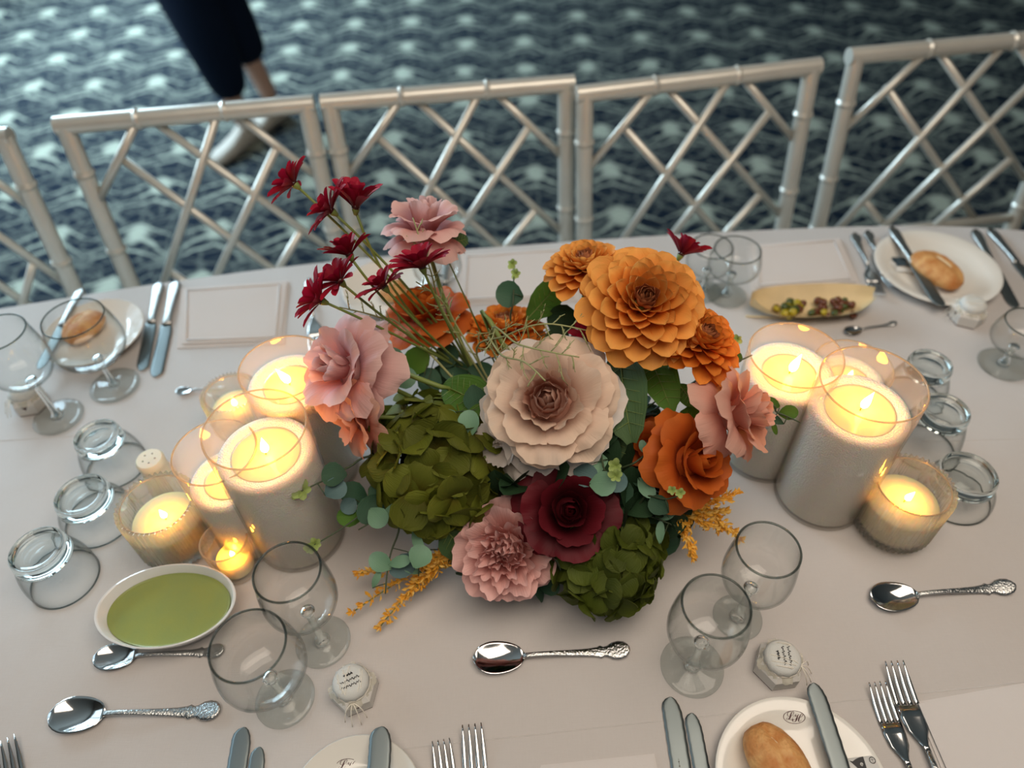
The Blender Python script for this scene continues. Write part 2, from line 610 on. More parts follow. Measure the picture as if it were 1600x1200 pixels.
def capped(prof):
    return [(1e-5, prof[0][1])] + list(prof) + [(1e-5, prof[-1][1])]


def tube(pts, r, n=8, cap=True):
    pts = [Vector(p) for p in pts]
    m = len(pts)
    rs = r if isinstance(r, (list, tuple)) else [r] * m
    v, f = [], []
    t0 = (pts[1] - pts[0]).normalized()
    nrm = t0.orthogonal().normalized()
    for i in range(m):
        t = (pts[min(i + 1, m - 1)] - pts[max(i - 1, 0)]).normalized()
        nrm = (nrm - t * nrm.dot(t))
        nrm = nrm.normalized() if nrm.length > 1e-6 else t.orthogonal().normalized()
        b = t.cross(nrm)
        for k in range(n):
            a = 2 * PI * k / n
            v.append(tuple(pts[i] + (nrm * math.cos(a) + b * math.sin(a)) * rs[i]))
    for i in range(m - 1):
        for k in range(n):
            j = (k + 1) % n
            f.append((i * n + k, i * n + j, (i + 1) * n + j, (i + 1) * n + k))
    if cap:
        f.append(tuple(range(n - 1, -1, -1)))
        f.append(tuple((m - 1) * n + k for k in range(n)))
    return v, f


def bez(p0, p1, p2, n=8):
    p0, p1, p2 = Vector(p0), Vector(p1), Vector(p2)
    return [p0 * (1 - t) ** 2 + p1 * 2 * t * (1 - t) + p2 * t * t for t in (i / n for i in range(n + 1))]


def box(sx, sy, sz, c=(0, 0, 0), bev=0.0):
    import bmesh
    bm = bmesh.new()
    bmesh.ops.create_cube(bm, size=1)
    for q in bm.verts:
        q.co = Vector((q.co.x * sx + c[0], q.co.y * sy + c[1], q.co.z * sz + c[2]))
    if bev:
        bmesh.ops.bevel(bm, geom=list(bm.edges), offset=bev, segments=2, affect='EDGES', profile=0.5)
    v = [tuple(q.co) for q in bm.verts]
    f = [tuple(q.index for q in p.verts) for p in bm.faces]
    bm.verts.index_update()
    f = [tuple(q.index for q in p.verts) for p in bm.faces]
    bm.free()
    return v, f


def ribbon(st, nu=7):
    """solid strip along +X. stations: (x, halfwidth, z_mid, thickness, dish[, y])"""
    v, f = [], []
    m = 2 * nu
    for s in st:
        x, hw, z, th, dish = s[:5]
        yc = s[5] if len(s) > 5 else 0.0
        for i in range(nu):
            u = -1 + 2 * i / (nu - 1)
            e = math.sqrt(max(0.0, 1 - u ** 4)) * .85 + .15
            v.append((x, yc + u * hw, z + dish * (u * u) + th * .5 * e))
        for i in range(nu - 1, -1, -1):
            u = -1 + 2 * i / (nu - 1)
            e = math.sqrt(max(0.0, 1 - u ** 4)) * .85 + .15
            v.append((x, yc + u * hw, z + dish * (u * u) - th * .5 * e))
    for k in range(len(st) - 1):
        for i in range(m):
            j = (i + 1) % m
            f.append((k * m + i, (k + 1) * m + i, (k + 1) * m + j, k * m + j))
    f.append(tuple(range(m)))
    f.append(tuple((len(st) - 1) * m + i for i in range(m - 1, -1, -1)))
    return v, f


# ------------------------------------------------------------------ room
def build_room():
    me = MB().add([(-3.2, -3, 0), (6, -3, 0), (6, 7, 0), (-3.2, 7, 0)], [(0, 1, 2, 3)]).mesh('floor', MT['carpet'], False)
    struct('floor', me)
    me = MB().add(*box(9.3, 10, .1, (1.45, 2, 3.05))).mesh('ceiling', MT['ceilm'], False)
    struct('ceiling', me)
    me = MB().add(*box(9.3, .1, 3, (1.45, 7.05, 1.5))).mesh('wall_back', MT['wallm'], False)
    struct('wall_back', me)
    me = MB().add(*box(.1, 10, 3, (6.05, 2, 1.5))).mesh('wall_right', MT['wallm'], False)
    struct('wall_right', me)
    # left wall with a wide window opening
    b = MB()
    b.add(*box(.1, 10, .7, (-3.15, 2, .35)))
    b.add(*box(.1, 10, .3, (-3.15, 2, 2.85)))
    b.add(*box(.1, 3.4, 2.0, (-3.15, -1.3, 1.7)))
    b.add(*box(.1, 1.4, 2.0, (-3.15, 6.3, 1.7)))
    struct('wall_left', b.mesh('wall_left', MT['wallm'], False))
    fr = struct('window_1', MB().add(*box(.02, 5.2, 2.0, (-3.22, 3.0, 1.7))).mesh('window_pane', MT['daylight'], False))
    for k in range(5):
        obj('mullion', MB().add(*box(.06, .06, 2.0, (-3.12, 0.43 + k * 1.285, 1.7))).mesh('mullion', MT['framem'], False), fr)
    for z in (.73, 2.67):
        obj('rail', MB().add(*box(.06, 5.2, .06, (-3.12, 3.0, z))).mesh('rail', MT['framem'], False), fr)


# ------------------------------------------------------------------ table
EDGE = [(-1.75, .82), (-1.45, .90), (-1.2, .956), (-.913, 1.012), (-.687, 1.062), (-.389, 1.110), (-.15, 1.133), (.071, 1.146), (.256, 1.158), (.566, 1.166), (.751, 1.164), (.871, 1.155), (.985, 1.137), (1.15, 1.09), (1.35, 1.00), (1.55, .86)]


def edge_y(x):
    for a, b in zip(EDGE, EDGE[1:]):
        if a[0] <= x <= b[0]:
            t = (x - a[0]) / (b[0] - a[0])
            return a[1] + (b[1] - a[1]) * t
    return EDGE[-1][1]


def near_y(x):
    return 0.02 + 0.09 * (x / 1.3) ** 2


def table_outline(off=0.0):
    pts = []
    N = 60
    for i in range(N + 1):
        x = -1.75 + 3.3 * i / N
        pts.append((x, near_y(x) - off))
    for i in range(N, -1, -1):
        x = -1.75 + 3.3 * i / N
        # smoothed far edge
        y = sum(edge_y(min(1.55, max(-1.75, x + d))) for d in (-.12, -.06, 0, .06, .12)) / 5
        pts.append((x, y + off))
    return pts


def build_table():
    t = thing('banquet_table', 'long banquet table hidden under the pale cloth', 'table', TR(-0.1, .58, 0))
    ol = table_outline(-0.012)
    n = len(ol)
    b = MB()
    b.add([(x, y, T - .004) for x, y in ol] + [(x, y, T - .03) for x, y in ol],
          [tuple(range(n)), tuple(range(2 * n - 1, n - 1, -1))] + [(i, i + n, (i + 1) % n + n, (i + 1) % n) for i in range(n)])
    obj('tabletop', b.mesh('tabletop', MT['wood'], False), t, Matrix())
    for x, y in ((-1.3, .3), (1.2, .3), (-1.3, .8), (1.2, .85)):
        obj('leg', MB().add(*tube([(x, y, 0.0), (x, y, T - .03)], .02, 10)).mesh('leg', MT['steel_soft']), t, Matrix())
    # cloth: top + rounded edge + hanging skirt with folds
    ol = table_outline(0.0)
    n = len(ol)
    v = [(x, y, T) for x, y in ol]
    f = [tuple(range(n))]
    cx, cy = -.1, .58
    prev = 0
    cum = 0
    for lv, (dz, off) in enumerate(((-.003, .004), (-.012, .007), (-.05, .010), (-.12, .014), (-.20, .018))):
        cum = 0
        for i, (x, y) in enumerate(ol):
            px, py = ol[i - 1]
            nx, ny = ol[(i + 1) % n]
            tx, ty = nx - px, ny - py
            l = math.hypot(tx, ty) or 1
            ox, oy = ty / l, -tx / l
            cum += math.hypot(x - px, y - py) if i else 0
            w_ = 0 if lv < 2 else .003 * lv * math.sin(cum * 21)
            v.append((x + ox * (off + w_), y + oy * (off + w_), T + dz))
        for i in range(n):
            j = (i + 1) % n
            f.append((prev + i, prev + n + i, prev + n + j, prev + j))
        prev += n
    o = obj('tablecloth', MB().add(v, f).mesh('tablecloth', MT['cloth'], True, angle=40))
    tag(o, 'pale greyish pink tablecloth covering the whole banquet table', 'tablecloth')
    # pressed fold lines in the cloth, as low ridges
    for a, b_ in ((at(-60, 693), at(190, 676)), (at(560, 1178), at(1640, 1062)), (at(1440, 690), at(1640, 684))):
        d = (b_ - a)
        pts = [a + d * (i / 12) + Vector((0, 0, -.0006)) for i in range(13)]
        obj('fold_crease', MB().add(*tube(pts, .0011, 6)).mesh('fold_crease', MT['cloth']), o, Matrix())


# ------------------------------------------------------------------ chairs
def build_chair(A, B, label):
    """A, B: outer top corners of the back"""
    W_ = (B - A).length
    c = (A + B) / 2
    yaw = math.atan2(B.y - A.y, B.x - A.x)
    M = TR(c.x, c.y, 0) @ RZ(yaw)
    t = thing('lattice_chair', label, 'chair', M, 'silver lattice-back chairs along the far side of the table')
    top, seat = .95, .45

    def pt(u, z, off=0):
        k = (top - z) / (top - seat)
        return Vector(((u - .5) * (W_ - .028), -.085 * max(0, k) - off, z))
    ps = MT['silver_paint']
    for s in (0, 1):
        b = MB()
        b.add(*tube([pt(s, top), pt(s, .7), pt(s, seat), Vector(((s - .5) * (W_ - .03), -.05, .2)), Vector(((s - .5) * (W_ - .02), .0, 0))], [.017, .017, .0175, .016, .013], 12))
        for z in (.86, .70, .58):
            p = pt(s, z)
            b.add(*tube([p - Vector((0, 0, .007)), p, p + Vector((0, 0, .007))], [.0172, .0205, .0172], 12))
        obj('rear_post', b.mesh('rear_post', ps, angle=35), t)
    b = MB().add(*tube([pt(-.034, top), pt(1.034, top)], .017, 12))
    for u in (.3, .66):
        b.add(*tube([pt(u - .012, top), pt(u, top), pt(u + .012, top)], [.0172, .0200, .0172], 12))
    obj('top_rail', b.mesh('top_rail', ps, angle=35), t)
    zb = .55
    obj('bottom_rail', MB().add(*tube([pt(0, zb), pt(1, zb)], .012, 10)).mesh('bottom_rail', ps), t)
    hgt = top - zb
    rods = [((.30, 0), (0, .38)), ((.63, 0), (.06, 1)), ((.83, .19), (.29, 1)), ((.85, .625), (.57, 1)), ((1, .95), (.96, 1)),
            ((.34, 0), (1, .80)), ((.68, 0), (1, .38)), ((.165, .17), (.80, 1)), ((.19, .78), (.36, 1))]
    for i, ((u0, v0), (u1, v1)) in enumerate(rods):
        if i == 4:
            continue
        off = .004 if i < 5 else -.004
        p, q = pt(u0, top - v0 * hgt, off), pt(u1, top - v1 * hgt, off)
        obj('lattice_rod', MB().add(*tube([p, q], .0082, 8)).mesh('lattice_rod', ps), t)
    obj('seat', MB().add(*box(W_ - .03, .40, .03, (0, -.27, seat - .01), .008)).mesh('seat', ps), t)
    obj('cushion', MB().add(*box(W_ - .06, .37, .04, (0, -.27, seat + .022), .015)).mesh('cushion', MT['cushion']), t)
    for s in (-1, 1):
        obj('leg', MB().add(*tube([(s * (W_ / 2 - .03), -.45, 0), (s * (W_ / 2 - .03), -.45, seat)], [.011, .015], 10)).mesh('leg', ps), t)
        obj('stretcher', MB().add(*tube([(s * (W_ / 2 - .03), -.44, .2), (s * (W_ / 2 - .02), -.05, .2)], .008, 8)).mesh('stretcher', ps), t)


def build_chairs():
    z = .95
    cs = [((-330, 232), (18, 213), 'silver lattice chair cut off by the left edge of the photo'),
          ((88, 197), (490, 162), 'silver lattice chair behind the far napkin left of the flowers'),
          ((503, 161), (896, 130), 'silver lattice chair behind the tall dusty pink rose'),
          ((902, 148), (1279, 103), 'silver lattice chair behind the orange dahlias'),
          ((1328, 88), (1712, 52), 'silver lattice chair at far right behind the bread plate')]
    for a, b, l in cs:
        build_chair(at(*a, z), at(*b, z), l)


# ------------------------------------------------------------------ person
def skin_body(name, joints, edges, mat, parent, root=0, sub=2):
    me = bpy.data.meshes.new(name)
    me.from_pydata([j[0] for j in joints], edges, [])
    o = bpy.data.objects.new(name, me)
    COL.objects.link(o)
    md = o.modifiers.new('s', 'SKIN')
    for i, j in enumerate(joints):
        sv = me.skin_vertices[0].data[i]
        sv.radius = j[1]
        sv.use_root = (i == root)
    md2 = o.modifiers.new('b', 'SUBSURF')
    md2.levels = md2.render_levels = sub
    dg = bpy.context.evaluated_depsgraph_get()
    m2 = bpy.data.meshes.new_from_object(o.evaluated_get(dg))
    bpy.data.objects.remove(o)
    m2.name = name
    m2.materials.clear()
    m2.materials.append(mat)
    m2.polygons.foreach_set('use_smooth', [True] * len(m2.polygons))
    return obj(name, m2, parent, Matrix())


def build_person():
    fL = at(372, 222, .04)
    fR = at(418, 183, .05)
    c = (fL + fR) / 2
    t = thing('person', 'person walking past in dark navy trousers and beige shoes', 'person', TR(c.x, c.y, 0))
    # heading roughly towards the table and a little left; far foot lifts its heel
    hx = Vector((-.55, -.83, 0)).normalized()
    side = Vector((hx.y, -hx.x, 0))
    aL = Vector((fL.x, fL.y, .09)) - hx * .05
    aR = Vector((fR.x, fR.y, .10)) - hx * .05
    kn = at(352, 0, .50)
    kn = Vector((c.x - .03, c.y + .10, .50))
    kL = aL + Vector((-.04, .03, .40))
    kR = aR + Vector((-.10, .02, .40))
    pel = Vector((c.x - .18, c.y + .12, .95))
    hL, hR = pel + side * .09 + Vector((0, 0, -.05)), pel - side * .09 + Vector((0, 0, -.05))
    ch = pel + Vector((0, 0, .32))
    nk = pel + Vector((0, 0, .52))
    J = [(pel, (.13, .10)), (hL, (.085, .085)), (kL, (.055, .055)), (aL, (.036, .036)), (hR, (.085, .085)), (kR, (.055, .055)), (aR, (.036, .036)),
         (ch, (.15, .11)), (nk, (.055, .055)), (nk + Vector((0, -.01, .10)), (.075, .09)), (nk + Vector((0, -.01, .20)), (.072, .088)),
         (ch + side * .19 + Vector((0, 0, .12)), (.05, .05)), (ch + side * .24 + Vector((0, 0, -.17)), (.04, .04)), (ch + side * .24 + hx * .10 + Vector((0, 0, -.40)), (.03, .03)),
         (ch - side * .19 + Vector((0, 0, .12)), (.05, .05)), (ch - side * .24 + Vector((0, 0, -.17)), (.04, .04)), (ch - side * .24 - hx * .02 + Vector((0, 0, -.42)), (.03, .03))]
    E = [(0, 1), (1, 2), (2, 3), (0, 4), (4, 5), (5, 6), (0, 7), (7, 8), (8, 9), (9, 10), (7, 11), (11, 12), (12, 13), (7, 14), (14, 15), (15, 16)]
    skin_body('body', J, E, MT['skin'], t)
    Js = [(pel + Vector((0, 0, .02)), (.155, .12)), (ch, (.17, .125)), (ch + Vector((0, 0, .13)), (.10, .08)),
          (ch + side * .20 + Vector((0, 0, .11)), (.065, .065)), (ch + side * .25 + Vector((0, 0, -.17)), (.055, .055)),
          (ch - side * .20 + Vector((0, 0, .11)), (.065, .065)), (ch - side * .25 + Vector((0, 0, -.17)), (.055, .055))]
    skin_body('shirt', Js, [(0, 1), (1, 2), (1, 3), (3, 4), (1, 5), (5, 6)], MT['shirt'], t)
    tl, tr_ = kL + Vector((0, 0, -.02)), kR + Vector((0, 0, -.02))
    Jt = [(pel, (.15, .12)), (hL, (.11, .11)), (tl, (.115, .11)), (aL + Vector((-.01, .02, .10)), (.068, .068)),
          (hR, (.11, .11)), (tr_, (.115, .11)), (aR + Vector((-.03, .01, .16)), (.068, .068))]
    skin_body('trousers', Jt, [(0, 1), (1, 2), (2, 3), (0, 4), (4, 5), (5, 6)], MT['trousers'], t)
    for f_, sole in ((fL, .0), (fR, .0)):
        a = math.atan2(hx.y, hx.x)
        st = []
        for x, hw, top in ((-.115, .018, .075), (-.10, .032, .095), (-.05, .037, .10), (0, .038, .075), (.05, .045, .055), (.10, .046, .045), (.135, .036, .035), (.15, .016, .022)):
            st.append((x, hw, top / 2 + .004, top, -.004))
        obj('shoe', MB().add(*ribbon(st, 9)).mesh('shoe', MT['shoe']), t, TR(f_.x, f_.y, sole) @ RZ(a))
    b = MB()
    hc = nk + Vector((0, .015, .165))
    b.add(*lathe([(1e-5, .115), (.05, .105), (.088, .06), (.098, 0), (.09, -.06), (.06, -.11), (1e-5, -.12)], 20), M=TR(hc))
    obj('hair', b.mesh('hair', MT['hair']), t, Matrix())


# ------------------------------------------------------------------ glassware
def goblet(base, ty, rimpx, footpx, label, round_bowl=False, group='stemmed glasses on the table', lean=None, minh=None):
    p = at(*base)
    h = height(p, ty)
    if minh:
        h = minh
    rr = rimpx * mpp(p + Vector((0, 0, h)))
    rf = footpx * mpp(p)
    t = thing('wine_glass', label, 'glass', TR(p), group)
    g = MT['glass']
    hb = h * (.46 if not round_bowl else .42)         # where the bowl begins
    rb = rr * (1.22 if round_bowl else 1.16)          # widest radius
    out = []
    for i in range(15):
        s = i / 14
        if s < .42:
            k = s / .42
            r = rb * math.sin(k * PI / 2) ** .75
            z = hb + (h - hb) * .42 * (1 - math.cos(k * PI / 2))
        else:
            k = (s - .42) / .58
            r = rb + (rr - rb) * (k ** 1.6)
            z = hb + (h - hb) * (.42 + .58 * k)
        out.append((max(r, .0045), z))
    wth = .0013
    inner = [(max(r - wth, 1e-5), z + (.004 if i < 3 else .0008 if i < 6 else 0)) for i, (r, z) in enumerate(out)]
    inner[0] = (1e-5, out[0][1] + .007)
    prof = out + [(rr - wth / 2, h + .0009)] + inner[::-1]
    obj('bowl', MB().add(*lathe(prof, 56)).mesh('bowl', g if False else MT['tglass']), t)
    # rounded lip
    lip = [(rr - wth / 2 + .0013 * math.cos(a), h + .0013 * math.sin(a)) for a in [2 * PI * k / 8 for k in range(9)]]
    obj('rim', MB().add(*lathe(lip, 56)).mesh('rim', MT['rim']), t)
    st = [(1e-5, hb + .006), (.006, hb + .0055), (.0085, hb + .003), (.0055, hb - .004), (.0042, hb - .015), (.0040, hb * .5), (.0046, .018), (.0078, .009), (.0095, .0066), (1e-5, .0062)]
    obj('stem', MB().add(*lathe(st, 32)).mesh('stem', g), t)
    ft = [(.0093, .0066), (rf * .5, .0044), (rf * .8, .0030), (rf, .0024), (rf + .0006, .0014), (rf, .0004), (rf * .6, .0006), (1e-5, .0008)]
    obj('foot', MB().add(*lathe(ft, 56)).mesh('foot', MT['foot']), t)
    return t


def tumbler(base, ty, basepx, rimpx, label):
    """upturned tumbler: rim down on the cloth, thick foot on top"""
    p = at(*base)
    h = height(p, ty)
    rb = basepx * mpp(p + Vector((0, 0, h)))
    rr = rimpx * mpp(p)
    t = thing('water_tumbler', label, 'glass', TR(p), 'upturned water tumblers')
    n = 12
    out = []
    for i in range(n + 1):
        s = i / n
        out.append((rr + (rb * 1.06 - rr) * (s ** 1.6) + rr * .05 * math.sin(PI * s), .0005 + (h - .018) * s))
    wth = .0014
    body = out + [(max(r - wth, 1e-5), z) for r, z in out[::-1]]
    obj('body', MB().add(*lathe(body, 56)).mesh('body', MT['tglass']), t)
    lip = [(rr - wth / 2 + .0011 * math.cos(a), .0014 + .0011 * math.sin(a)) for a in [2 * PI * k / 8 for k in range(9)]]
    obj('rim', MB().add(*lathe(lip, 56)).mesh('rim', MT['rim']), t)
    rt = out[-1][0]
    ft = [(1e-5, h - .014), (rb * .7, h - .015), (rt - .0015, h - .019), (rt + .0002, h - .017), (rb + .001, h - .006), (rb, h - .001), (rb - .0015, h), (rb - .004, h - .001), (rb - .006, h - .005), (rb * .5, h - .006), (1e-5, h - .0055)]
    obj('foot', MB().add(*lathe(ft, 56)).mesh('foot', MT['glass']), t)


def flame_mesh(L=.024, r=.0042):
    prof = [(1e-5, 0), (r * .6, L * .06), (r * .95, L * .18), (r, L * .30), (r * .8, L * .48), (r * .5, L * .68), (r * .22, L * .86), (1e-5, L)]
    return MB().add(*lathe(prof, 12)).mesh('flame', MT['flame'])


def candle(base, ty, rimpx, fill, label, kind='pillar', group='candles in glass cylinders', poolf=.62, lean=(0, 0), cand_h=None, flame=.028):
    p = at(*base)
    h = height(p, ty)
    r = rimpx * mpp(p + Vector((0, 0, h)))
    t = thing('glass_candle', label, 'candle', TR(p), group)
    wth = .0022
    wr = r - wth - .0008
    if kind == 'pillar':
        prof = [(1e-5, .0004), (r - .004, .0004), (r - .001, .002), (r, .006), (r, h * .5), (r, h - .002), (r - .0006, h - .0004), (r - wth / 2, h), (r - wth + .0006, h - .0004), (r - wth, h - .002), (r - wth, h * .5), (r - wth, .010), (r - .006, .006), (1e-5, .006)]
        obj('cylinder', MB().add(*lathe(prof, 72)).mesh('cylinder', MT['cglass'], angle=50), t)
        obj('rim', MB().add(*lathe([(r - wth / 2 + .0011 * math.cos(a), h - .0002 + .0011 * math.sin(a)) for a in [2 * PI * k / 8 for k in range(9)]], 72)).mesh('rim', MT['crim']), t)
        zt = h * fill
        pr = wr * poolf
        b = MB().add(*lathe([(1e-5, .0068), (wr - .003, .0068), (wr, .009), (wr, zt * .6), (wr, zt - .003), (wr - .002, zt), (wr * .85, zt - .0010), (pr + .004, zt - .0022), (pr, zt - .0036), (1e-5, zt - .0050)], 64))
        obj('wax', b.mesh('wax', MT['wax']), t)
        obj('melt_pool', MB().add(*lathe([(1e-5, zt - .0036), (pr * .6, zt - .0035), (pr - .001, zt - .0032), (pr + .0015, zt - .0027), (pr + .001, zt - .0045), (1e-5, zt - .0052)], 48)).mesh('melt_pool', MT['pool']), t)
        zw = zt - .0036
    elif kind == 'ribbed':
        ro = r
        prof = [(1e-5, .0006), (ro * .72, .0006), (ro * .80, .003), (ro * .92, .008), (ro, .016), (ro, h * .4), (ro, h * .7), (ro, h - .003), (ro - .0012, h), (ro - .004, h - .001), (ro - .0045, h - .004), (ro - .0045, h * .5), (ro - .0045, .018), (ro * .8, .012), (1e-5, .012)]
        obj('ribbed_glass', MB().add(*lathe(prof, 44 * 6, ribs=44, ribd=.0021, ribset=set(range(2, 9)))).mesh('ribbed_glass', MT['ribglass'], angle=60), t)
        obj('rim', MB().add(*lathe([(ro - .0048 + .0009 * math.cos(a), h - .003 + .0009 * math.sin(a)) for a in [2 * PI * k / 8 for k in range(9)]], 72)).mesh('rim', MT['crim']), t)
        wr = ro - .0055
        zt = h * fill
        obj('wax', MB().add(*lathe([(1e-5, .0125), (wr * .8, .0125), (wr, .02), (wr, zt - .002), (wr - .0015, zt), (wr * .5, zt - .0015), (1e-5, zt - .002)], 56)).mesh('wax', MT['wax_smooth']), t)
        zw = zt - .002
    else:                                               # small votive with a tealight
        prof = [(1e-5, .0006), (r * .78, .0006), (r * .84, .003), (r * .86, .008), (r * .93, h * .5), (r, h - .002), (r - .001, h), (r - .003, h - .002), (r * .93 - .003, h * .5), (r * .86 - .003, .011), (1e-5, .009)]
        obj('votive_glass', MB().add(*lathe(prof, 56)).mesh('votive_glass', MT['cglass'], angle=50), t)
        obj('rim', MB().add(*lathe([(r - .0017 + .0012 * math.cos(a), h + .0012 * math.sin(a)) for a in [2 * PI * k / 8 for k in range(9)]], 56)).mesh('rim', MT['crim']), t)
        wr = r * .70
        zt = h * fill
        obj('tealight', MB().add(*lathe([(1e-5, .0095), (wr, .0095), (wr, zt), (wr - .001, zt + .001), (wr - .0015, zt - .002), (1e-5, zt - .003)], 48)).mesh('tealight', MT['wax_smooth'], angle=50), t)
        zw = zt - .003
    wk = [Vector((0, 0, zw - .001)), Vector((.0003, 0, zw + .006)), Vector((.0014, .0004, zw + .009))]
    obj('wick', MB().add(*tube(wk, .0008, 6)).mesh('wick', MT['wick']), t)
    sc = flame / .024
    obj('flame', flame_mesh(flame, .0046 * sc ** .5), t, TR(p + Vector((.001, 0, zw + .005))) @ Matrix.Rotation(lean[0], 4, 'X') @ Matrix.Rotation(lean[1], 4, 'Y'))


def ribbed_glass():
    m = thin_glass('ribbed_glass', tint=(0.985, 0.975, 0.95), edge=(0.50, 0.44, 0.33), gl=1.0, haze=.06)
    n = m.node_tree
    out = [k for k in n.nodes if k.type == 'OUTPUT_MATERIAL'][0]
    src = out.inputs[0].links[0].from_socket
    g = n.nodes.new('ShaderNodeBsdfGlass')
    g.inputs['IOR'].default_value = 1.35
    g.inputs['Roughness'].default_value = 0.02
    g.inputs['Color'].default_value = (1, .99, .97, 1)
    ms = n.nodes.new('ShaderNodeMixShader')
    ms.inputs[0].default_value = 0.42
    n.links.new(src, ms.inputs[1])
    n.links.new(g.outputs[0], ms.inputs[2])
    n.links.new(ms.outputs[0], out.inputs[0])
    return m


MT['ribglass'] = ribbed_glass()


def build_glass():
    candle((472, 835), 668, 82, .80, 'tallest pillar candle left of the flowers, in the front glass cylinder', poolf=.70, lean=(.05, .1))
    candle((1278, 772), 598, 82, .80, 'pillar candle right of the flowers in the large front cylinder', poolf=.70, lean=(.0, .2))
    candle((502, 735), 572, 70, .86, 'pillar candle partly hidden by the big left pink rose', poolf=.62, lean=(.1, -.35), flame=.03)
    candle((402, 832), 705, 66, .70, 'shorter pillar candle squeezed between ribbed votive and tallest left candle', poolf=.62)
    candle((1188, 705), 553, 73, .84, 'pillar candle right of flowers, nearest the coral pink rose', poolf=.6, lean=(.1, .12), flame=.034)
    candle((1296, 655), 572, 60, .76, 'pillar candle seen through the rim of the large right cylinder', poolf=.6, flame=.018)
    candle((285, 848), 785, 60, .62, 'ribbed glass candle beside the green soup bowl', 'ribbed', 'ribbed glass votive candles', lean=(0, -.1), flame=.018)
    candle((1387, 822), 757, 61, .62, 'ribbed glass candle right of the large right cylinder', 'ribbed', 'ribbed glass votive candles', lean=(0, .3), flame=.018)
    candle((383, 668), 612, 43, .60, 'small ribbed candle behind the left cylinders near the far teaspoon', 'ribbed', 'ribbed glass votive candles', flame=.018)
    candle((375, 888), 845, 38, .45, 'small clear tealight votive between soup bowl and tallest left candle', 'votive', None, flame=.012)

    goblet((505, 1003), 893, 53, 42, 'tall wine glass with foot beside the left favour jar')
    goblet((446, 1092), 1018, 60, 45, 'round wine glass in front of the soup bowl', True, minh=.150)
    goblet((1152, 965), 858, 50, 37, 'tall wine glass below the yellow spray right of the flowers')
    goblet((1081, 1042), 946, 54, 48, 'round wine glass left of the right favour jar', True)
    goblet((180, 603), 497, 47, 37, 'wine glass in front of the far left bread plate', True)
    goblet((92, 652), 520, 44, 37, 'wine glass at the left edge beside the far favour jar')
    goblet((1135, 462), 390, 36, 30, 'wine glass behind the orange dahlias beside the far right napkin')
    goblet((1098, 455), 385, 32, 28, 'wine glass half hidden behind the right orange dahlia')
    goblet((1566, 570), 505, 36, 36, 'wine glass right of the far favour jar', True)
    goblet((690, 470), 390, 34, 28, 'wine glass behind the crimson daisy stems')
    tumbler((103, 905), 858, 42, 51, 'upturned tumbler nearest the left corner of the soup bowl')
    tumbler((158, 812), 772, 40, 52, 'upturned tumbler left of the ribbed candle, middle of three')
    tumbler((184, 728), 680, 34, 45, 'upturned tumbler left of the pepper shaker, farthest of three')
    tumbler((1424, 622), 567, 32, 44, 'upturned tumbler right of the candles, farthest of three')
    tumbler((1440, 700), 639, 36, 47, 'upturned tumbler right of the large candle, middle of three')
    tumbler((1488, 775), 738, 42, 54, 'upturned tumbler right of the ribbed candle, nearest of three')
    # shaker
    p = at(262, 762)
    h = height(p, 716)
    t = thing('pepper_shaker', 'slim frosted shaker behind the ribbed candle beside the soup bowl', 'shaker', TR(p))
    r = 20 * mpp(p)
    obj('body', MB().add(*lathe([(1e-5, 0), (r * 1.25, 0), (r * 1.3, .003), (r * 1.15, h * .5), (r * .95, h - .016), (1e-5, h - .016)], 32)).mesh('body', MT['shaker'], angle=50), t)
    obj('cap', MB().add(*lathe([(1e-5, h - .0155), (r * 1.0, h - .0155), (r * 1.04, h - .004), (r * .9, h - .0005), (1e-5, h)], 32)).mesh('cap', MT['shaker'], angle=50), t)
    b = MB()
    for k in range(5):
        a = k * 2 * PI / 5
        b.add(*lathe([(1e-5, h - .0004), (.0011, h - .0003), (1e-5, h + .0002)], 8), M=TR(r * .45 * math.cos(a), r * .45 * math.sin(a), .0002))
    obj('holes', b.mesh('holes', MT['hole']), t)


# ------------------------------------------------------------------ cutlery
def spoon(pb, ph, label, group='dessert spoons', z=T, whole=True, cat='spoon'):
    """pb: pixel of the bowl's tip; ph: pixel of the handle's end"""
    a, b = at(*pb, z), at(*ph, z)
    L = (b - a).length
    k = L / .184
    M = TR(a) @ RZ(math.atan2(b.y - a.y, b.x - a.x))
    t = thing('spoon', label, cat, M, group)
    st = []
    bl, bw = .060 * k, .0195 * k
    for i in range(13):
        s = i / 12
        x = bl * s
        hw = bw * math.sqrt(max(0.0, 1 - ((s - .42) / (.42 if s < .42 else .60)) ** 2)) if s < .97 else bw * .2
        hw = max(hw, .0028 * k)
        dp = .0075 * k * math.sin(PI * min(1, max(0, s * .96 + .02)))
        rise = .0085 * k - .002 * k * s
        st.append((x, hw, rise - dp + .0012, .0013, dp * .96))
    obj('bowl', MB().add(*ribbon(st, 15)).mesh('bowl', MT['steel']), t)
    hs = []
    z0 = st[-1][2] + .0005
    pat = [(.0585, .0032, z0, .0022), (.064, .0030, .0085, .003), (.075, .0028, .0095, .0030), (.095, .0031, .0085, .0028), (.115, .0038, .0062, .0025), (.135, .0048, .0042, .0022),
           (.146, .0060, .0036, .0022), (.150, .0078, .0036, .0022), (.154, .0058, .0036, .0022), (.158, .0066, .0040, .0022), (.164, .0098, .0046, .0022), (.171, .0108, .0056, .0022), (.178, .0094, .0066, .0021), (.182, .0062, .0072, .0020), (.184, .0026, .0075, .0018)]
    for x, hw, zz, th in pat:
        hs.append((x * k, hw * k, zz * k, th, -.0005 if x > .1 else -.0002))
    obj('handle', MB().add(*ribbon(hs, 9)).mesh('handle', MT['steel_pat']), t)
    return t


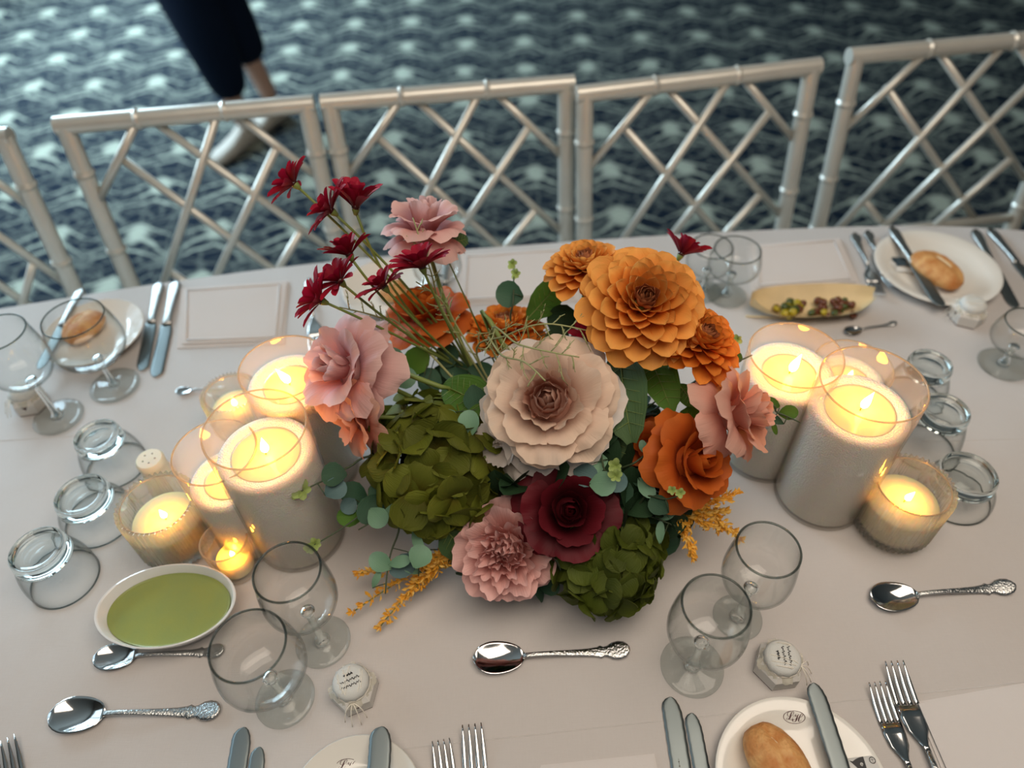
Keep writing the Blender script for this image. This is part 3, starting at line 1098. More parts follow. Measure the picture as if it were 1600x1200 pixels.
def fork(pt_, ph, label, group='forks', z=T, halfw=None, length=None):
    a, b = at(*pt_, z), at(*ph, z)
    if length:
        b = a + (b - a).normalized() * length
    L = (b - a).length
    k = L / .195
    M = TR(a) @ RZ(math.atan2(b.y - a.y, b.x - a.x))
    t = thing('fork', label, 'fork', M, group)
    hw = halfw or .0125 * k
    for i in range(4):
        y0 = (-1 + 2 * i / 3) * hw * .84
        st = []
        for s in (0, .15, .5, .85, 1.0):
            x = .047 * k * s
            yy = y0 * (.93 + .07 * s)
            st.append((x, (.0006 + .0018 * min(1, s * 2.5)) * k, .010 * k - .0072 * k * math.sin(s * PI / 2), .0016, 0, yy))
        obj('tine', MB().add(*ribbon(st, 5)).mesh('tine', MT['steel']), t)
    st = [(.045 * k, hw * .98, .0030 * k, .0018, .0004), (.057 * k, hw, .0024 * k, .0018, .0010), (.070 * k, hw * .86, .0024 * k, .0019, .0012), (.078 * k, hw * .55, .0036 * k, .0022, .0006), (.085 * k, .0036 * k, .0060 * k, .0026, 0), (.092 * k, .0030 * k, .0075 * k, .003, 0)]
    obj('head', MB().add(*ribbon(st, 9)).mesh('head', MT['steel']), t)
    hs = []
    for x, w_, zz, th in [(.0915, .0030, .0075, .003), (.11, .0031, .0085, .0028), (.13, .0040, .0065, .0026), (.15, .0052, .0045, .0022), (.160, .0080, .0040, .0022), (.165, .006, .0040, .0022), (.175, .0100, .005, .0022), (.186, .0100, .006, .002), (.195, .003, .007, .0018)]:
        hs.append((x * k, w_ * k, zz * k, th, -.0004))
    obj('handle', MB().add(*ribbon(hs, 7)).mesh('handle', MT['steel_pat']), t)
    return t


def knife(ptip, pend, label, group='knives', z=T, k=None, wf=1.0, marks=False, ztip=None, zend=None, length=None):
    a, b = at(*ptip, ztip or z), at(*pend, zend or z)
    if length:
        b = a + (b - a).normalized() * length
    L = (b - a).length
    k = L / .215
    d = (b - a).normalized()
    x = d
    zz = Vector((0, 0, 1)) - d * d.z
    zz.normalize()
    y = zz.cross(x)
    M = TR(a) @ Matrix(((x.x, y.x, zz.x, 0), (x.y, y.y, zz.y, 0), (x.z, y.z, zz.z, 0), (0, 0, 0, 1)))
    t = thing('table_knife', label, 'knife', M, group)
    st = []
    for i in range(22):
        s = (i / 21) ** 1.8
        top = .0095 if s > .20 else .0095 * math.sqrt(max(0.0, 1 - ((.20 - s) / .20) ** 2))
        bot = .0105 * (math.sqrt(max(0.0, 1 - ((.10 - s) / .10) ** 2)) if s < .10 else 1.0) - (.004 * max(0, (s - .88) / .12))
        top, bot = max(top, .0006), max(bot, .0006)
        ser = .0004 * (i % 2)
        hw = (top + bot) / 2 * wf
        st.append((.112 * s * k, hw * k, .0022, .0011, -.0001, (top - bot) / 2 * k * wf + ser))
    obj('blade', MB().add(*ribbon(st, 7)).mesh('blade', MT['steel_soft']), t)
    st = [(.111 * k, .0068 * k, .003, .0040, -.0002), (.116 * k, .0074 * k, .0036, .0056, -.0002), (.121 * k, .0060 * k, .0040, .0064, -.0002), (.135 * k, .0062 * k, .0042, .0068, -.0002), (.17 * k, .0078 * k, .0042, .0066, -.0002), (.19 * k, .0096 * k, .0042, .0060, -.0002), (.205 * k, .0098 * k, .0040, .0056, -.0002), (.215 * k, .0045 * k, .0040, .0042, -.0002)]
    obj('handle', MB().add(*ribbon(st, 9)).mesh('handle', MT['steel_pat']), t)
    if marks:
        mk = MB()
        for q in range(7):
            mk.add(*box(.0012, .0004 + .0007 * (q % 2), .0002, (.060 * k + q * .0022, -.002, .0033)))
        obj('stamp', mk.mesh('stamp', MT['hole'], False), t)
    return t


# ------------------------------------------------------------------ plates, bread, soup, favours, napkins
def text_mesh(txt, size, mat, shear=0.0):
    cu = bpy.data.curves.new('txt', 'FONT')
    cu.body = txt
    cu.size = size
    cu.shear = shear
    cu.extrude = .00008
    cu.align_x = 'CENTER'
    cu.align_y = 'CENTER'
    cu.resolution_u = 3
    o = bpy.data.objects.new('txt', cu)
    COL.objects.link(o)
    dg = bpy.context.evaluated_depsgraph_get()
    me = bpy.data.meshes.new_from_object(o.evaluated_get(dg))
    bpy.data.objects.remove(o)
    me.materials.clear()
    me.materials.append(mat)
    return me


def plate(c, r, label, logo=None, group='bread plates'):
    t = thing('bread_plate', label, 'plate', TR(c), group)
    prof = [(1e-5, .003), (r * .55, .003), (r * .60, .0005), (r * .64, .003), (r * .80, .009), (r * .96, .0165), (r, .018), (r * 1.003, .0195), (r * .985, .0205), (r * .80, .0125), (r * .66, .0068), (r * .60, .0058), (1e-5, .0058)]
    obj('dish', MB().add(*lathe(prof, 72)).mesh('dish', MT['china'], angle=60), t)
    if logo:
        ang, rad, rot, sz = logo
        lx, ly = rad * r * math.cos(ang), rad * r * math.sin(ang)
        z0 = .0125 + (rad - .80) / .185 * .008 + .0007
        tilt = Matrix.Rotation(math.atan2(.008, .185 * r), 4, (-math.sin(ang), math.cos(ang), 0))
        M = TR(c + Vector((lx, ly, z0))) @ tilt.inverted() @ RZ(rot)
        b = MB()
        n = 40
        v, f = [], []
        for i in range(n):
            a = 2 * PI * i / n
            for q in (1.0, .94):
                v.append((q * sz * math.cos(a), q * sz * .56 * math.sin(a), 0))
        for i in range(n):
            j = (i + 1) % n
            f.append((2 * i, 2 * j, 2 * j + 1, 2 * i + 1))
        obj('logo_ring', b.add(v, f).mesh('logo_ring', MT['ink'], False), t, M)
        for ch, dx, dy in (('\u2112', -.36, .08), ('\u210b', .30, -.10)):
            o = obj('logo_letter', text_mesh(ch, sz * .98, MT['ink']), t, M @ TR(dx * sz, dy * sz, .0001))
    return t


def bread(a, b, wdt, z, label, hgt=.035, asym=.0, seamf=.3):
    L = (b - a).length
    M = TR(a.x, a.y, z) @ RZ(math.atan2(b.y - a.y, b.x - a.x))
    t = thing('bread_roll', label, 'bread', M, 'crusty bread rolls on plates')
    v, f = [], []
    n, m = 30, 28
    for i in range(n + 1):
        s = i / n
        e = math.sqrt(max(0, 1 - (2 * s - 1) ** 2)) ** .85
        for k in range(m):
            an = 2 * PI * k / m
            cy, cz = math.cos(an), math.sin(an)
            w_ = wdt * e * (1 + .0 * s)
            x = L * s
            y = cy * w_ + asym * math.sin(PI * s)
            zz = (cz * .5 + .5) * hgt * 2 * e * .62 + (1 - e) * hgt * .4
            if cz > 0:
                seam = math.exp(-((cy - seamf - .08 * math.sin(s * 9)) / .10) ** 2) * math.sin(PI * s) ** .5
                zz -= .0075 * seam
                zz += .0016 * noise.noise(Vector((x * 60, y * 60, 3))) + .001 * noise.noise(Vector((x * 190, y * 190, 3)))
            v.append((x, y, zz + .0003))
    for i in range(n):
        for k in range(m):
            j = (k + 1) % m
            f.append((i * m + k, (i + 1) * m + k, (i + 1) * m + j, i * m + j))
    obj('crust', MB().add(v, f).mesh('crust', MT['crust']), t)
    st = []
    for i in range(9):
        s = .15 + .7 * i / 8
        e = math.sqrt(max(0, 1 - (2 * s - 1) ** 2)) ** .85
        st.append((L * s, .0020 * math.sin(PI * i / 8) + .0004, hgt * 1.24 * e - .0045, .003, 0, seamf * wdt * e + asym * math.sin(PI * s)))
    obj('score', MB().add(*ribbon(st, 5)).mesh('score', MT['crumb']), t)


def soup():
    c = (at(155, 948, .79) + at(362, 948, .79)) / 2
    c = Vector((c.x, (at(260, 883, .79).y + at(240, 1013, .79).y) / 2, T))
    a, b_ = .083, .054
    t = thing('soup_bowl', 'white oval bowl of green soup in front of the left candles', 'bowl', TR(c) @ RZ(.02))
    h = .040
    prof = [(1e-5, .002), (.55, .002), (.60, 0), (.66, .003), (.80, h * .35), (.93, h * .75), (1.0, h - .001), (1.003, h + .001), (.975, h + .0015), (.955, h), (.89, h * .72), (.76, h * .35), (.6, .006), (1e-5, .006)]
    obj('dish', MB().add(*lathe(prof, 72, a, b_)).mesh('dish', MT['china_cool'], angle=60), t)
    obj('soup', MB().add(*lathe([(1e-5, h * .72), (.80, h * .72), (.872, h * .725), (.882, h * .74), (.86, h * .62), (1e-5, h * .6)], 72, a, b_)).mesh('soup', MT['soup']), t)


def favour(base, ty, label, spin, tuft, scribble=True, jampatch=True):
    p = at(*base)
    t = thing('favour_jar', label, 'favour', TR(p) @ RZ(spin), 'wedding favour jars tied with twine')
    r = .0275
    v, f = [], []
    for k, (q, z) in enumerate(((.93, 0), (1, .002), (1, .020), (.86, .024), (.80, .026))):
        for i in range(6):
            a = PI / 3 * i
            v.append((q * r * math.cos(a), q * r * math.sin(a), z))
    for k in range(4):
        for i in range(6):
            j = (i + 1) % 6
            f.append((k * 6 + i, k * 6 + j, k * 6 + 6 + j, k * 6 + 6 + i))
    f += [tuple(range(5, -1, -1)), tuple(24 + i for i in range(6))]
    obj('jar', MB().add(v, f).mesh('jar', MT['jar'], False), t)
    obj('base_edge', MB().add(*[(lambda vv, ff: (vv, ff))(*lathe([(1e-5, -.0002), (r * .99, -.0002), (r * 1.0, .0022), (1e-5, .0022)], 6))][0]).mesh('base_edge', MT['jam'], False), t)
    if jampatch:
        for k in (0, 2, 4):
            a0 = PI / 3 * k + PI / 6
            M = WM[t.name] @ RZ(a0) @ TR(r * .868, 0, .0155)
            obj('window', MB().add([(0, -.0045, .0035), (0, 0, -.0035), (0, .0045, .0035)], [(0, 1, 2)]).mesh('window', MT['jam'], False), t, M)
    # cloth cap
    n = 48
    prof = [(1e-5, .0385), (.012, .0388), (.0175, .0375), (.0200, .034), (.0205, .029), (.0190, .026), (.0205, .024)]
    obj('cap', MB().add(*lathe(prof, n, ribs=12, ribd=.0006, ribset={4, 5, 6})).mesh('cap', MT['cap']), t)
    # tulle frill
    v, f = [], []
    m = 40
    for k in range(4):
        q = k / 3
        for i in range(m):
            a = 2 * PI * i / m
            rr = .0205 + q * (.003 + .0035 * (math.cos(4 * a + spin) > .55))
            v.append((rr * math.cos(a), rr * math.sin(a), .026 - .004 * q + .003 * q * math.sin(a * 11)))
    for k in range(3):
        for i in range(m):
            j = (i + 1) % m
            f.append((k * m + i, k * m + j, k * m + m + j, k * m + m + i))
    obj('tulle', MB().add(v, f).mesh('tulle', MT['tulle']), t)
    # twine: neck windings, loose strands over the cap, bow
    rr = random.Random(int(spin * 100) + 5)
    b = MB()
    for q in range(3):
        pts = [(.0206 * math.cos(a) + .0003 * q, .0206 * math.sin(a), .0258 + .0011 * q + .0006 * math.sin(3 * a + q)) for a in [2 * PI * i / 30 for i in range(31)]]
        b.add(*tube(pts, .00045, 5))
    for q in range(6):
        a0 = tuft + rr.uniform(-.9, .9)
        a1 = tuft + PI + rr.uniform(-.9, .9)
        p0 = Vector((.0205 * math.cos(a0), .0205 * math.sin(a0), .027))
        p2 = Vector((.0205 * math.cos(a1), .0205 * math.sin(a1), .027))
        pts = []
        for i in range(17):
            s = i / 16
            q_ = p0.lerp(p2, s) + Vector((math.sin(s * PI) * rr.uniform(.6, 1) * .006 * (q - 2.5) / 2.5, 0, 0))
            rad = math.hypot(q_.x, q_.y)
            q_.z = .0394 if rad < .0150 else .0394 - (rad - .0150) * 1.4
            q_.z = max(q_.z, .0275)
            pts.append(q_)
        b.add(*tube(pts, .0004, 5))
    d = Vector((math.cos(tuft), math.sin(tuft), 0))
    sd = Vector((-d.y, d.x, 0))
    k0 = d * .0215 + Vector((0, 0, .026))
    for s in (-1, 1):
        b.add(*tube(bez(k0, k0 + d * .006 + sd * s * .010 + Vector((0, 0, .004)), k0 + d * .012 + sd * s * .012 + Vector((0, 0, -.018)), 10), .0006, 5))
        b.add(*tube(bez(k0, k0 + d * .008 + sd * s * .004, k0 + d * .017 + sd * s * .005 + Vector((0, 0, -.022)), 8), .0006, 5))
    obj('twine', b.mesh('twine', MT['twine']), t)
    if scribble:
        b = MB()
        for ln in range(3):
            y0 = (ln - 1) * .0062
            if ln == 2:
                xs, xe = -.005, .005
            else:
                xs, xe = -.011, .011
            pts = []
            N = 26
            for i in range(N + 1):
                x = xs + (xe - xs) * i / N
                pts.append((x, y0 + .0013 * math.sin(i * 1.9 + ln) + .0007 * math.sin(i * .9), .03905 if abs(x) < .01 else .0388))
            b.add(*tube(pts, .00042, 4))
        obj('writing', b.mesh('writing', MT['ink_black']), t, WM[t.name] @ RZ(tuft - spin * 0 + PI / 2 + .25))


def napkin(c4, label, th=.006, layers=2, group='folded napkins', hem=True):
    c = sum(c4, Vector()) / 4
    t = thing('napkin', label, 'napkin', TR(c.x, c.y, T), group)
    for l in range(layers):
        z0, z1 = T + th * l / layers + .0003, T + th * (l + 1) / layers
        ins = .0 + .010 * (l > 0)
        q = [p + (c - p).normalized() * ins * (1 if i in (0, 1) else .35) for i, p in enumerate(c4)]
        v, f = [], []
        N = 10
        grid = []
        for i in range(N + 1):
            for j in range(N + 1):
                s, r_ = i / N, j / N
                p = q[0].lerp(q[1], s).lerp(q[3].lerp(q[2], s), r_)
                e = min(s, 1 - s, r_, 1 - r_)
                z = z1 - (.0018 if e == 0 else 0) + (.0008 * noise.noise(Vector((p.x * 25, p.y * 25, l))) if e > 0 else 0)
                v.append((p.x, p.y, z))
        for i in range(N):
            for j in range(N):
                a = i * (N + 1) + j
                f.append((a, a + N + 1, a + N + 2, a + 1))
        ring = [i * (N + 1) for i in range(N + 1)] + [N * (N + 1) + j for j in range(1, N + 1)] + [i * (N + 1) + N for i in range(N - 1, -1, -1)] + [j for j in range(N - 1, 0, -1)]
        o0 = len(v)
        v += [(v[k][0], v[k][1], z0) for k in ring]
        for i in range(len(ring)):
            j = (i + 1) % len(ring)
            f.append((ring[j], ring[i], o0 + i, o0 + j))
        obj('folded_layer', MB().add(v, f).mesh('folded_layer', MT['napkin'], True, angle=50), t, Matrix())
    if not hem:
        return
    # stitched hem
    q = [p + (c - p).normalized() * .020 for p in c4]
    b = MB()
    for i in range(4):
        a_, b_ = q[i], q[(i + 1) % 4]
        b.add(*tube([Vector((a_.x, a_.y, T + th + .0004)), Vector((b_.x, b_.y, T + th + .0004))], .0012, 6))
    obj('hem', b.mesh('hem', MT['napkin_edge']), t, Matrix())


def build_tableware():
    # napkins
    napkin([at(282, 452), at(452, 440), at(445, 538), at(277, 545)][::-1], 'folded napkin left of the flowers on the far side')
    napkin([at(716, 400), at(905, 388), at(905, 470), at(712, 478)][::-1], 'folded napkin behind the eucalyptus and moss twigs')
    napkin([at(1168, 384), at(1312, 374), at(1345, 446), at(1172, 456)][::-1], 'folded napkin behind the wooden boat of pickles')
    napkin([at(1428, 1098), at(1700, 1050), at(1760, 1400), at(1560, 1420)][::-1], 'folded napkin at the bottom right corner', hem=False)
    napkin([at(845, 1196), at(1022, 1178), at(1075, 1420), at(800, 1420)][::-1], 'folded napkin cut off at the bottom centre', hem=False)
    # plates
    def pl(px, py, rpx, z=.77):
        q = at(px, py, z)
        return Vector((q.x, q.y, T)), rpx * mpp(q)
    c, r = pl(1465, 415, 93)
    plate(c, r, 'white bread plate at the far right')
    a, b = at(1432, 388, .785), at(1503, 440, .785)
    bread(a, b, .033, T + .007, 'brown bread roll on the far right plate', .030)
    knife((1470, 480), (1392, 358), 'knife resting across the far right bread plate', z=T + .021, group='knives on the bread plates')
    # crumpled foil butter
    q = at(1408, 410, .76)
    t = thing('butter_wrapper', 'dark foil butter wrapper on the far right plate', 'wrapper', TR(q.x, q.y, T + .0078))
    rr = random.Random(3)
    v = [(x * .011 + rr.uniform(-.003, .003), y * .011 + rr.uniform(-.003, .003), rr.uniform(.002, .006) if (x, y) != (0, 0) else .008) for x in (-1, -.33, .33, 1) for y in (-1, -.33, .33, 1)]
    f = [(i * 4 + j, i * 4 + 4 + j, i * 4 + 5 + j, i * 4 + 1 + j) for i in range(3) for j in range(3)]
    obj('foil', MB().add(v, f).mesh('foil', MT['foil_dark'], False), t)
    obj('lining', MB().add([(p[0] * 1.5 + .002, p[1] * 1.4 - .009, p[2] * .35) for p in v], f).mesh('lining', MT['foil_white'], False), t)
    c, r = pl(145, 517, 76)
    plate(c, r, 'white bread plate at the far left behind the wine glasses')
    bread(at(100, 525, .785), at(150, 478, .785), .030, T + .007, 'brown bread roll seen through the far left wine glass', .026)
    knife((62, 578), (128, 455), 'knife resting across the far left bread plate', z=T + .021, group='knives on the bread plates')
    c, r = pl(603, 447, 68)
    plate(c, r, 'bread plate behind the crimson daisies')
    bread(at(590, 450, .785), at(635, 440, .785), .026, T + .007, 'bread roll behind the crimson daisies', .024)
    q = at(1255, 1226, .77)
    c = Vector((q.x, q.y, T))
    r = 134 * mpp(q)
    lg = at(1243, 1118, .768)
    ang = math.atan2(lg.y - c.y, lg.x - c.x)
    plate(c, r, 'bread plate with red LH logo at the bottom right', (ang, (lg - c).xy.length / r, -.05, .0118))
    bread(at(1178, 1128, .785), at(1265, 1262, .785), .0285, T + .007, 'large golden bread roll on the near right plate', .036, seamf=.15)
    knife((1270, 1068), (1345, 1300), 'knife resting across the near right bread plate', group='knives on the bread plates', wf=1.0, ztip=T + .0235, zend=T + .0215, length=.215)
    # packet of butter, lying against the knife
    q = at(1352, 1202, .772)
    t = thing('butter_packet', 'small white butter packet with black swoosh beside the near right knife', 'packet', TR(q.x, q.y, T + .0095) @ RZ(.08))
    obj('wrapper', MB().add(*box(.040, .026, .009, (0, 0, .0055), .002)).mesh('wrapper', MT['foil']), t)
    v, f = [], []
    for i in range(13):
        s = i / 12
        x = -.010 + .014 * s
        v += [(x, .0125 - .020 * (1 - s) ** 2 * .2, .0102), (x - .002, .0125 - .020 * s - .002, .0102)]
    for i in range(12):
        f.append((2 * i, 2 * i + 1, 2 * i + 3, 2 * i + 2))
    obj('black_swoosh', MB().add(v, f).mesh('black_swoosh', MT['ink_black'], False), t)
    obj('letter', text_mesh('e', .007, MT['foil_white']), t, WM[t.name] @ TR(-.0005, .006, .0104) @ RZ(-.5))
    b = MB()
    b.add(*lathe([(.0026, .0102), (.0030, .0104), (.0034, .0102)], 24), M=TR(.012, .008, 0))
    b.add(*box(.0003, .004, .0002, (.012, .008, .0102))).add(*box(.004, .0003, .0002, (.012, .0085, .0102)))
    obj('emblem', b.mesh('emblem', MT['ink_black'], False), t)
    q = at(553, 1262, .77)
    c = Vector((q.x, q.y, T))
    r = 108 * mpp(q)
    lg = at(539, 1191, .768)
    ang = math.atan2(lg.y - c.y, lg.x - c.x)
    plate(c, r, 'bread plate with red LH logo at the bottom left of centre', (ang, min(.93, (lg - c).xy.length / r), .03, .0118))
    knife((597, 1136), (585, 1330), 'knife resting across the near left bread plate', group='knives on the bread plates', ztip=T + .0235, zend=T + .0215, wf=1.2, length=.215)
    # near cutlery
    spoon((82, 1122), (347, 1112), 'dessert spoon at the lower left corner', )
    spoon((150, 1032), (352, 1018), 'dessert spoon lying under the front edge of the soup bowl')
    spoon((740, 1034), (983, 1017), 'dessert spoon below the pink peony')
    spoon((1357, 940), (1582, 918), 'dessert spoon right of the near right favour jar')
    spoon((276, 614), (352, 606), 'teaspoon behind the small ribbed candle on the left')
    spoon((1318, 522), (1400, 506), 'teaspoon behind the right candles')
    knife((1047, 1090), (1085, 1330), 'longer knife left of the near right plate', group='knives beside the plates', marks=True, length=.235)
    knife((1080, 1115), (1120, 1330), 'shorter knife just left of the near right plate', group='knives beside the plates', wf=.92, length=.205)
    knife((382, 1137), (345, 1360), 'longer knife left of the near left plate', group='knives beside the plates', length=.235)
    knife((406, 1168), (378, 1360), 'shorter knife left of the near left plate', group='knives beside the plates', wf=.92, length=.205)
    fork((690, 1160), (716, 1400), 'shorter fork right of the near left plate', length=.185)
    fork((738, 1136), (756, 1400), 'longer fork right of the near left plate', length=.205)
    fork((1366, 1070), (1452, 1290), 'shorter fork right of the near right plate', length=.185)
    fork((1392, 1038), (1490, 1290), 'longer fork left of the bottom right napkin', length=.205)
    fork((14, 1160), (40, 1400), 'fork cut off at the bottom left corner', length=.205)
    # far cutlery, points towards the camera
    knife((222, 580), (250, 444), 'left one of the knife pair right of the far left plate', group='knives beside the plates')
    knife((243, 590), (276, 442), 'right one of the knife pair right of the far left plate', group='knives beside the plates')
    knife((1585, 482), (1522, 362), 'left one of the knife pair at the far right edge', group='knives beside the plates')
    knife((1640, 475), (1545, 360), 'right one of the knife pair at the far right edge', group='knives beside the plates')
    fork((1374, 468), (1334, 368), 'left one of the fork pair by the far right plate')
    fork((1396, 455), (1354, 364), 'right one of the fork pair by the far right plate', z=T + .001)
    knife((688, 500), (700, 396), 'knife behind the crimson daisy stems', group='knives beside the plates')
    fork((496, 556), (484, 440), 'fork behind the big dusty pink rose')
    # favours
    favour((556, 1082), 1020, 'favour jar beside the wine glasses on the lower left', .35, -1.75)
    favour((1212, 1045), 1020, 'favour jar beside the wine glasses on the lower right', .1, -.45)
    favour((52, 632), 600, 'favour jar at the far left below the bread plate', .2, -2.6, False)
    favour((1508, 498), 480, 'favour jar touching the far right bread plate', .6, 2.6, False)
    soup()
    # boat of pickles
    c = at(1265, 480, .757)
    c.z = T
    t = thing('pickle_boat', 'pale wooden boat behind the right candles', 'dish', TR(c) @ RZ(.02))
    L, Wd = .105, .036
    v, f = [], []
    N, Mm = 24, 8
    for i in range(N + 1):
        s = -1 + 2 * i / N
        hw = Wd * (1 - abs(s) ** 3.2) ** .8 + .006
        for j in range(Mm + 1):
            u = -1 + 2 * j / Mm
            z = .002 + .020 * abs(u) ** 2.2 + .016 * abs(s) ** 4
            v.append((L * s, hw * u, z))
    for i in range(N):
        for j in range(Mm):
            a = i * (Mm + 1) + j
            f.append((a, a + Mm + 1, a + Mm + 2, a + 1))
    o0 = len(v)
    v += [(x, y, z + .0012) for x, y, z in v[:o0]]
    f += [tuple(reversed([k + o0 for k in q])) for q in f[:]]
    obj('hull', MB().add(v, f).mesh('hull', MT['wood']), t)
    rr = random.Random(5)
    for k in range(54):
        x = rr.uniform(-.062, .068)
        y = rr.uniform(-.027, .006)
        m = MT['gherkin'] if (x < .02 and rr.random() < .6) else (MT['gherkin_g'] if rr.random() < .4 else MT['relish'])
        r = rr.uniform(.0052, .0080)
        me = MB().add(*lathe([(1e-5, -r * .6), (r * .8, -r * .5), (r, 0), (r * .8, r * .5), (1e-5, r * .6)], 9)).mesh('pickle_piece', m)
        o = obj('pickle_piece', me, None, TR(c + Vector((x, y, .0105 + rr.uniform(0, .009)))) @ frame((0, 0, 0), (rr.uniform(-1, 1), rr.uniform(-1, 1), 1)))
        cn = 'yellow' if m is MT['gherkin'] else 'dark green' if m is MT['gherkin_g'] else 'brown'
        tag(o, cn + ' pickle piece in the wooden boat', 'pickle', cn + ' pickle pieces in the wooden boat')
    st = [at(1165, 494, .752), at(1230, 497, .753)]
    o = obj('wooden_pick', MB().add(*tube(st, .0016, 6)).mesh('wooden_pick', MT['wood']))
    tag(o, 'thin wooden pick lying left of the pickle boat', 'pick')


# ------------------------------------------------------------------ flowers
def shape_w(t, p, w0, kk=1.0):
    if t <= p:
        return w0 + (1 - w0) * math.sin(PI / 2 * t / p) ** kk
    return math.sqrt(max(0.0, 1 - ((t - p) / (1 - p)) ** 2))


def petal_mesh(name, L, W_, mat, a0=0.2, a1=-.3, cup=.3, ruf=0.0, p=.6, w0=.2, kk=1.0, nu=4, nv=6, seed=0, point=0.0, serr=0.0, fold=0.0):
    """petal with its foot at the origin, running along +Y, its face up (+Z)"""
    v, tu, f = [], [], []
    y = z = 0.0
    pt_ = 0.0
    nu2 = nu * 2
    for j in range(nv + 1):
        t = (1 - math.cos(PI * (j / nv) ** .9)) / 2
        a = a0 + (a1 - a0) * (t + pt_) / 2
        ds = (t - pt_) * L
        y += math.cos(a) * ds
        z += math.sin(a) * ds
        pt_ = t
        w_ = W_ * shape_w(t, p, w0, kk)
        if j == nv:
            w_ = W_ * .06
        if point:
            w_ *= 1 - point * max(0, (t - p) / (1 - p)) * .5
        an = a0 + (a1 - a0) * t
        for i in range(nu2 + 1):
            u = -1 + 2 * i / nu2
            c_ = cup * w_ * u * u + fold * w_ * abs(u)
            rz = ruf * L * math.sin(u * 5.3 + seed * 2.1 + t * 4) * t * abs(u) ** .5
            yy = 0
            if serr and i in (0, nu2):
                yy = serr * L * (j % 2)
            v.append((u * w_, y - math.sin(an) * (c_ + rz) + yy, z + math.cos(an) * (c_ + rz)))
            tu.append((t, u, 0))
    m = nu2 + 1
    for j in range(nv):
        for i in range(nu2):
            f.append((j * m + i, j * m + i + 1, (j + 1) * m + i + 1, (j + 1) * m + i))
    return MB().add(v, f, None, tu).mesh(name, mat, True, True)


def wrap_petal(name, r0, L, ha, a0, a1, mat, ruf=0.03, seed=0, edge=.0, w0=.55, nu=5, nv=6, p=.55):
    """rose petal wrapped round the flower's axis (Z): foot at radius r0, half angle ha, elevation a0 -> a1"""
    v, tu, f = [], [], []
    rr = random.Random(seed)
    ph = rr.uniform(0, 6)
    if ruf >= .05:
        nu, nv = 9, 8
    pts = []
    rad, z, pt_ = r0, 0.0, 0.0
    for j in range(nv + 1):
        t = (j / nv)
        a = a0 + (a1 - a0) * ((t + pt_) / 2) ** 1.25
        ds = (t - pt_) * L
        rad += math.cos(a) * ds
        z += math.sin(a) * ds
        pt_ = t
        pts.append((t, max(rad, .0008), z, a0 + (a1 - a0) * t ** 1.25))

    def samp(t):
        x = min(max(t, 0), 1) * nv
        i = min(int(x), nv - 1)
        k = x - i
        A, B = pts[i], pts[i + 1]
        return [A[q] + (B[q] - A[q]) * k for q in range(4)]
    rm = max(r0, .35 * (pts[-1][1] + r0))
    for j in range(nv + 1):
        tj = j / nv
        for i in range(2 * nu + 1):
            u = -1 + i / nu
            lim = 1 - .30 * abs(u) ** 2.6 - .02 * math.sin(u * 7 + ph) - (.022 * math.sin(u * 17 + ph * 3) if ruf >= .05 else 0)
            t = tj * lim
            _, r_, z_, a = samp(t)
            wf = w0 + (1 - w0) * math.sin(min(1, t / p) * PI / 2)
            # keep the width in metres steady where the petal opens out
            s = u * ha * wf * (rm / r_) ** .25 if r_ > rm else u * ha * wf
            rf = ruf * L * (math.sin(u * 4.5 + ph + t * 2.5) + (.45 * math.sin(u * 12 + ph * 2 + t * 5) if ruf >= .05 else 0)) * t ** 2
            eg = edge * L * abs(u) ** 3 * t
            r2 = r_ - math.sin(a) * rf * -1 + math.sin(a) * eg
            z2 = z_ + math.cos(a) * rf - math.cos(a) * eg
            v.append((r2 * math.sin(s), r2 * math.cos(s), z2))
            tu.append((t, u, 0))
    m = 2 * nu + 1
    for j in range(nv):
        for i in range(2 * nu):
            f.append((j * m + i, j * m + i + 1, (j + 1) * m + i + 1, (j + 1) * m + i))
    return MB().add(v, f, None, tu).mesh(name, mat, True, True)


BLOOMS = []
HUB = Vector((.045, .56, .80))                          # heart of the arrangement, in the foam


def stem_to_hub(t, M, p, z, r=.0022, mat='stem', hub=None, sag=0.4):
    z = Vector(z).normalized()
    hb = hub or HUB
    mid = p - z * (p - hb).length * sag
    mid = mid.lerp(hb, .25)
    obj('stem', MB().add(*tube(bez(p - z * .004, mid, hb, 10), r, 7)).mesh('stem', MT[mat]), t, Matrix())


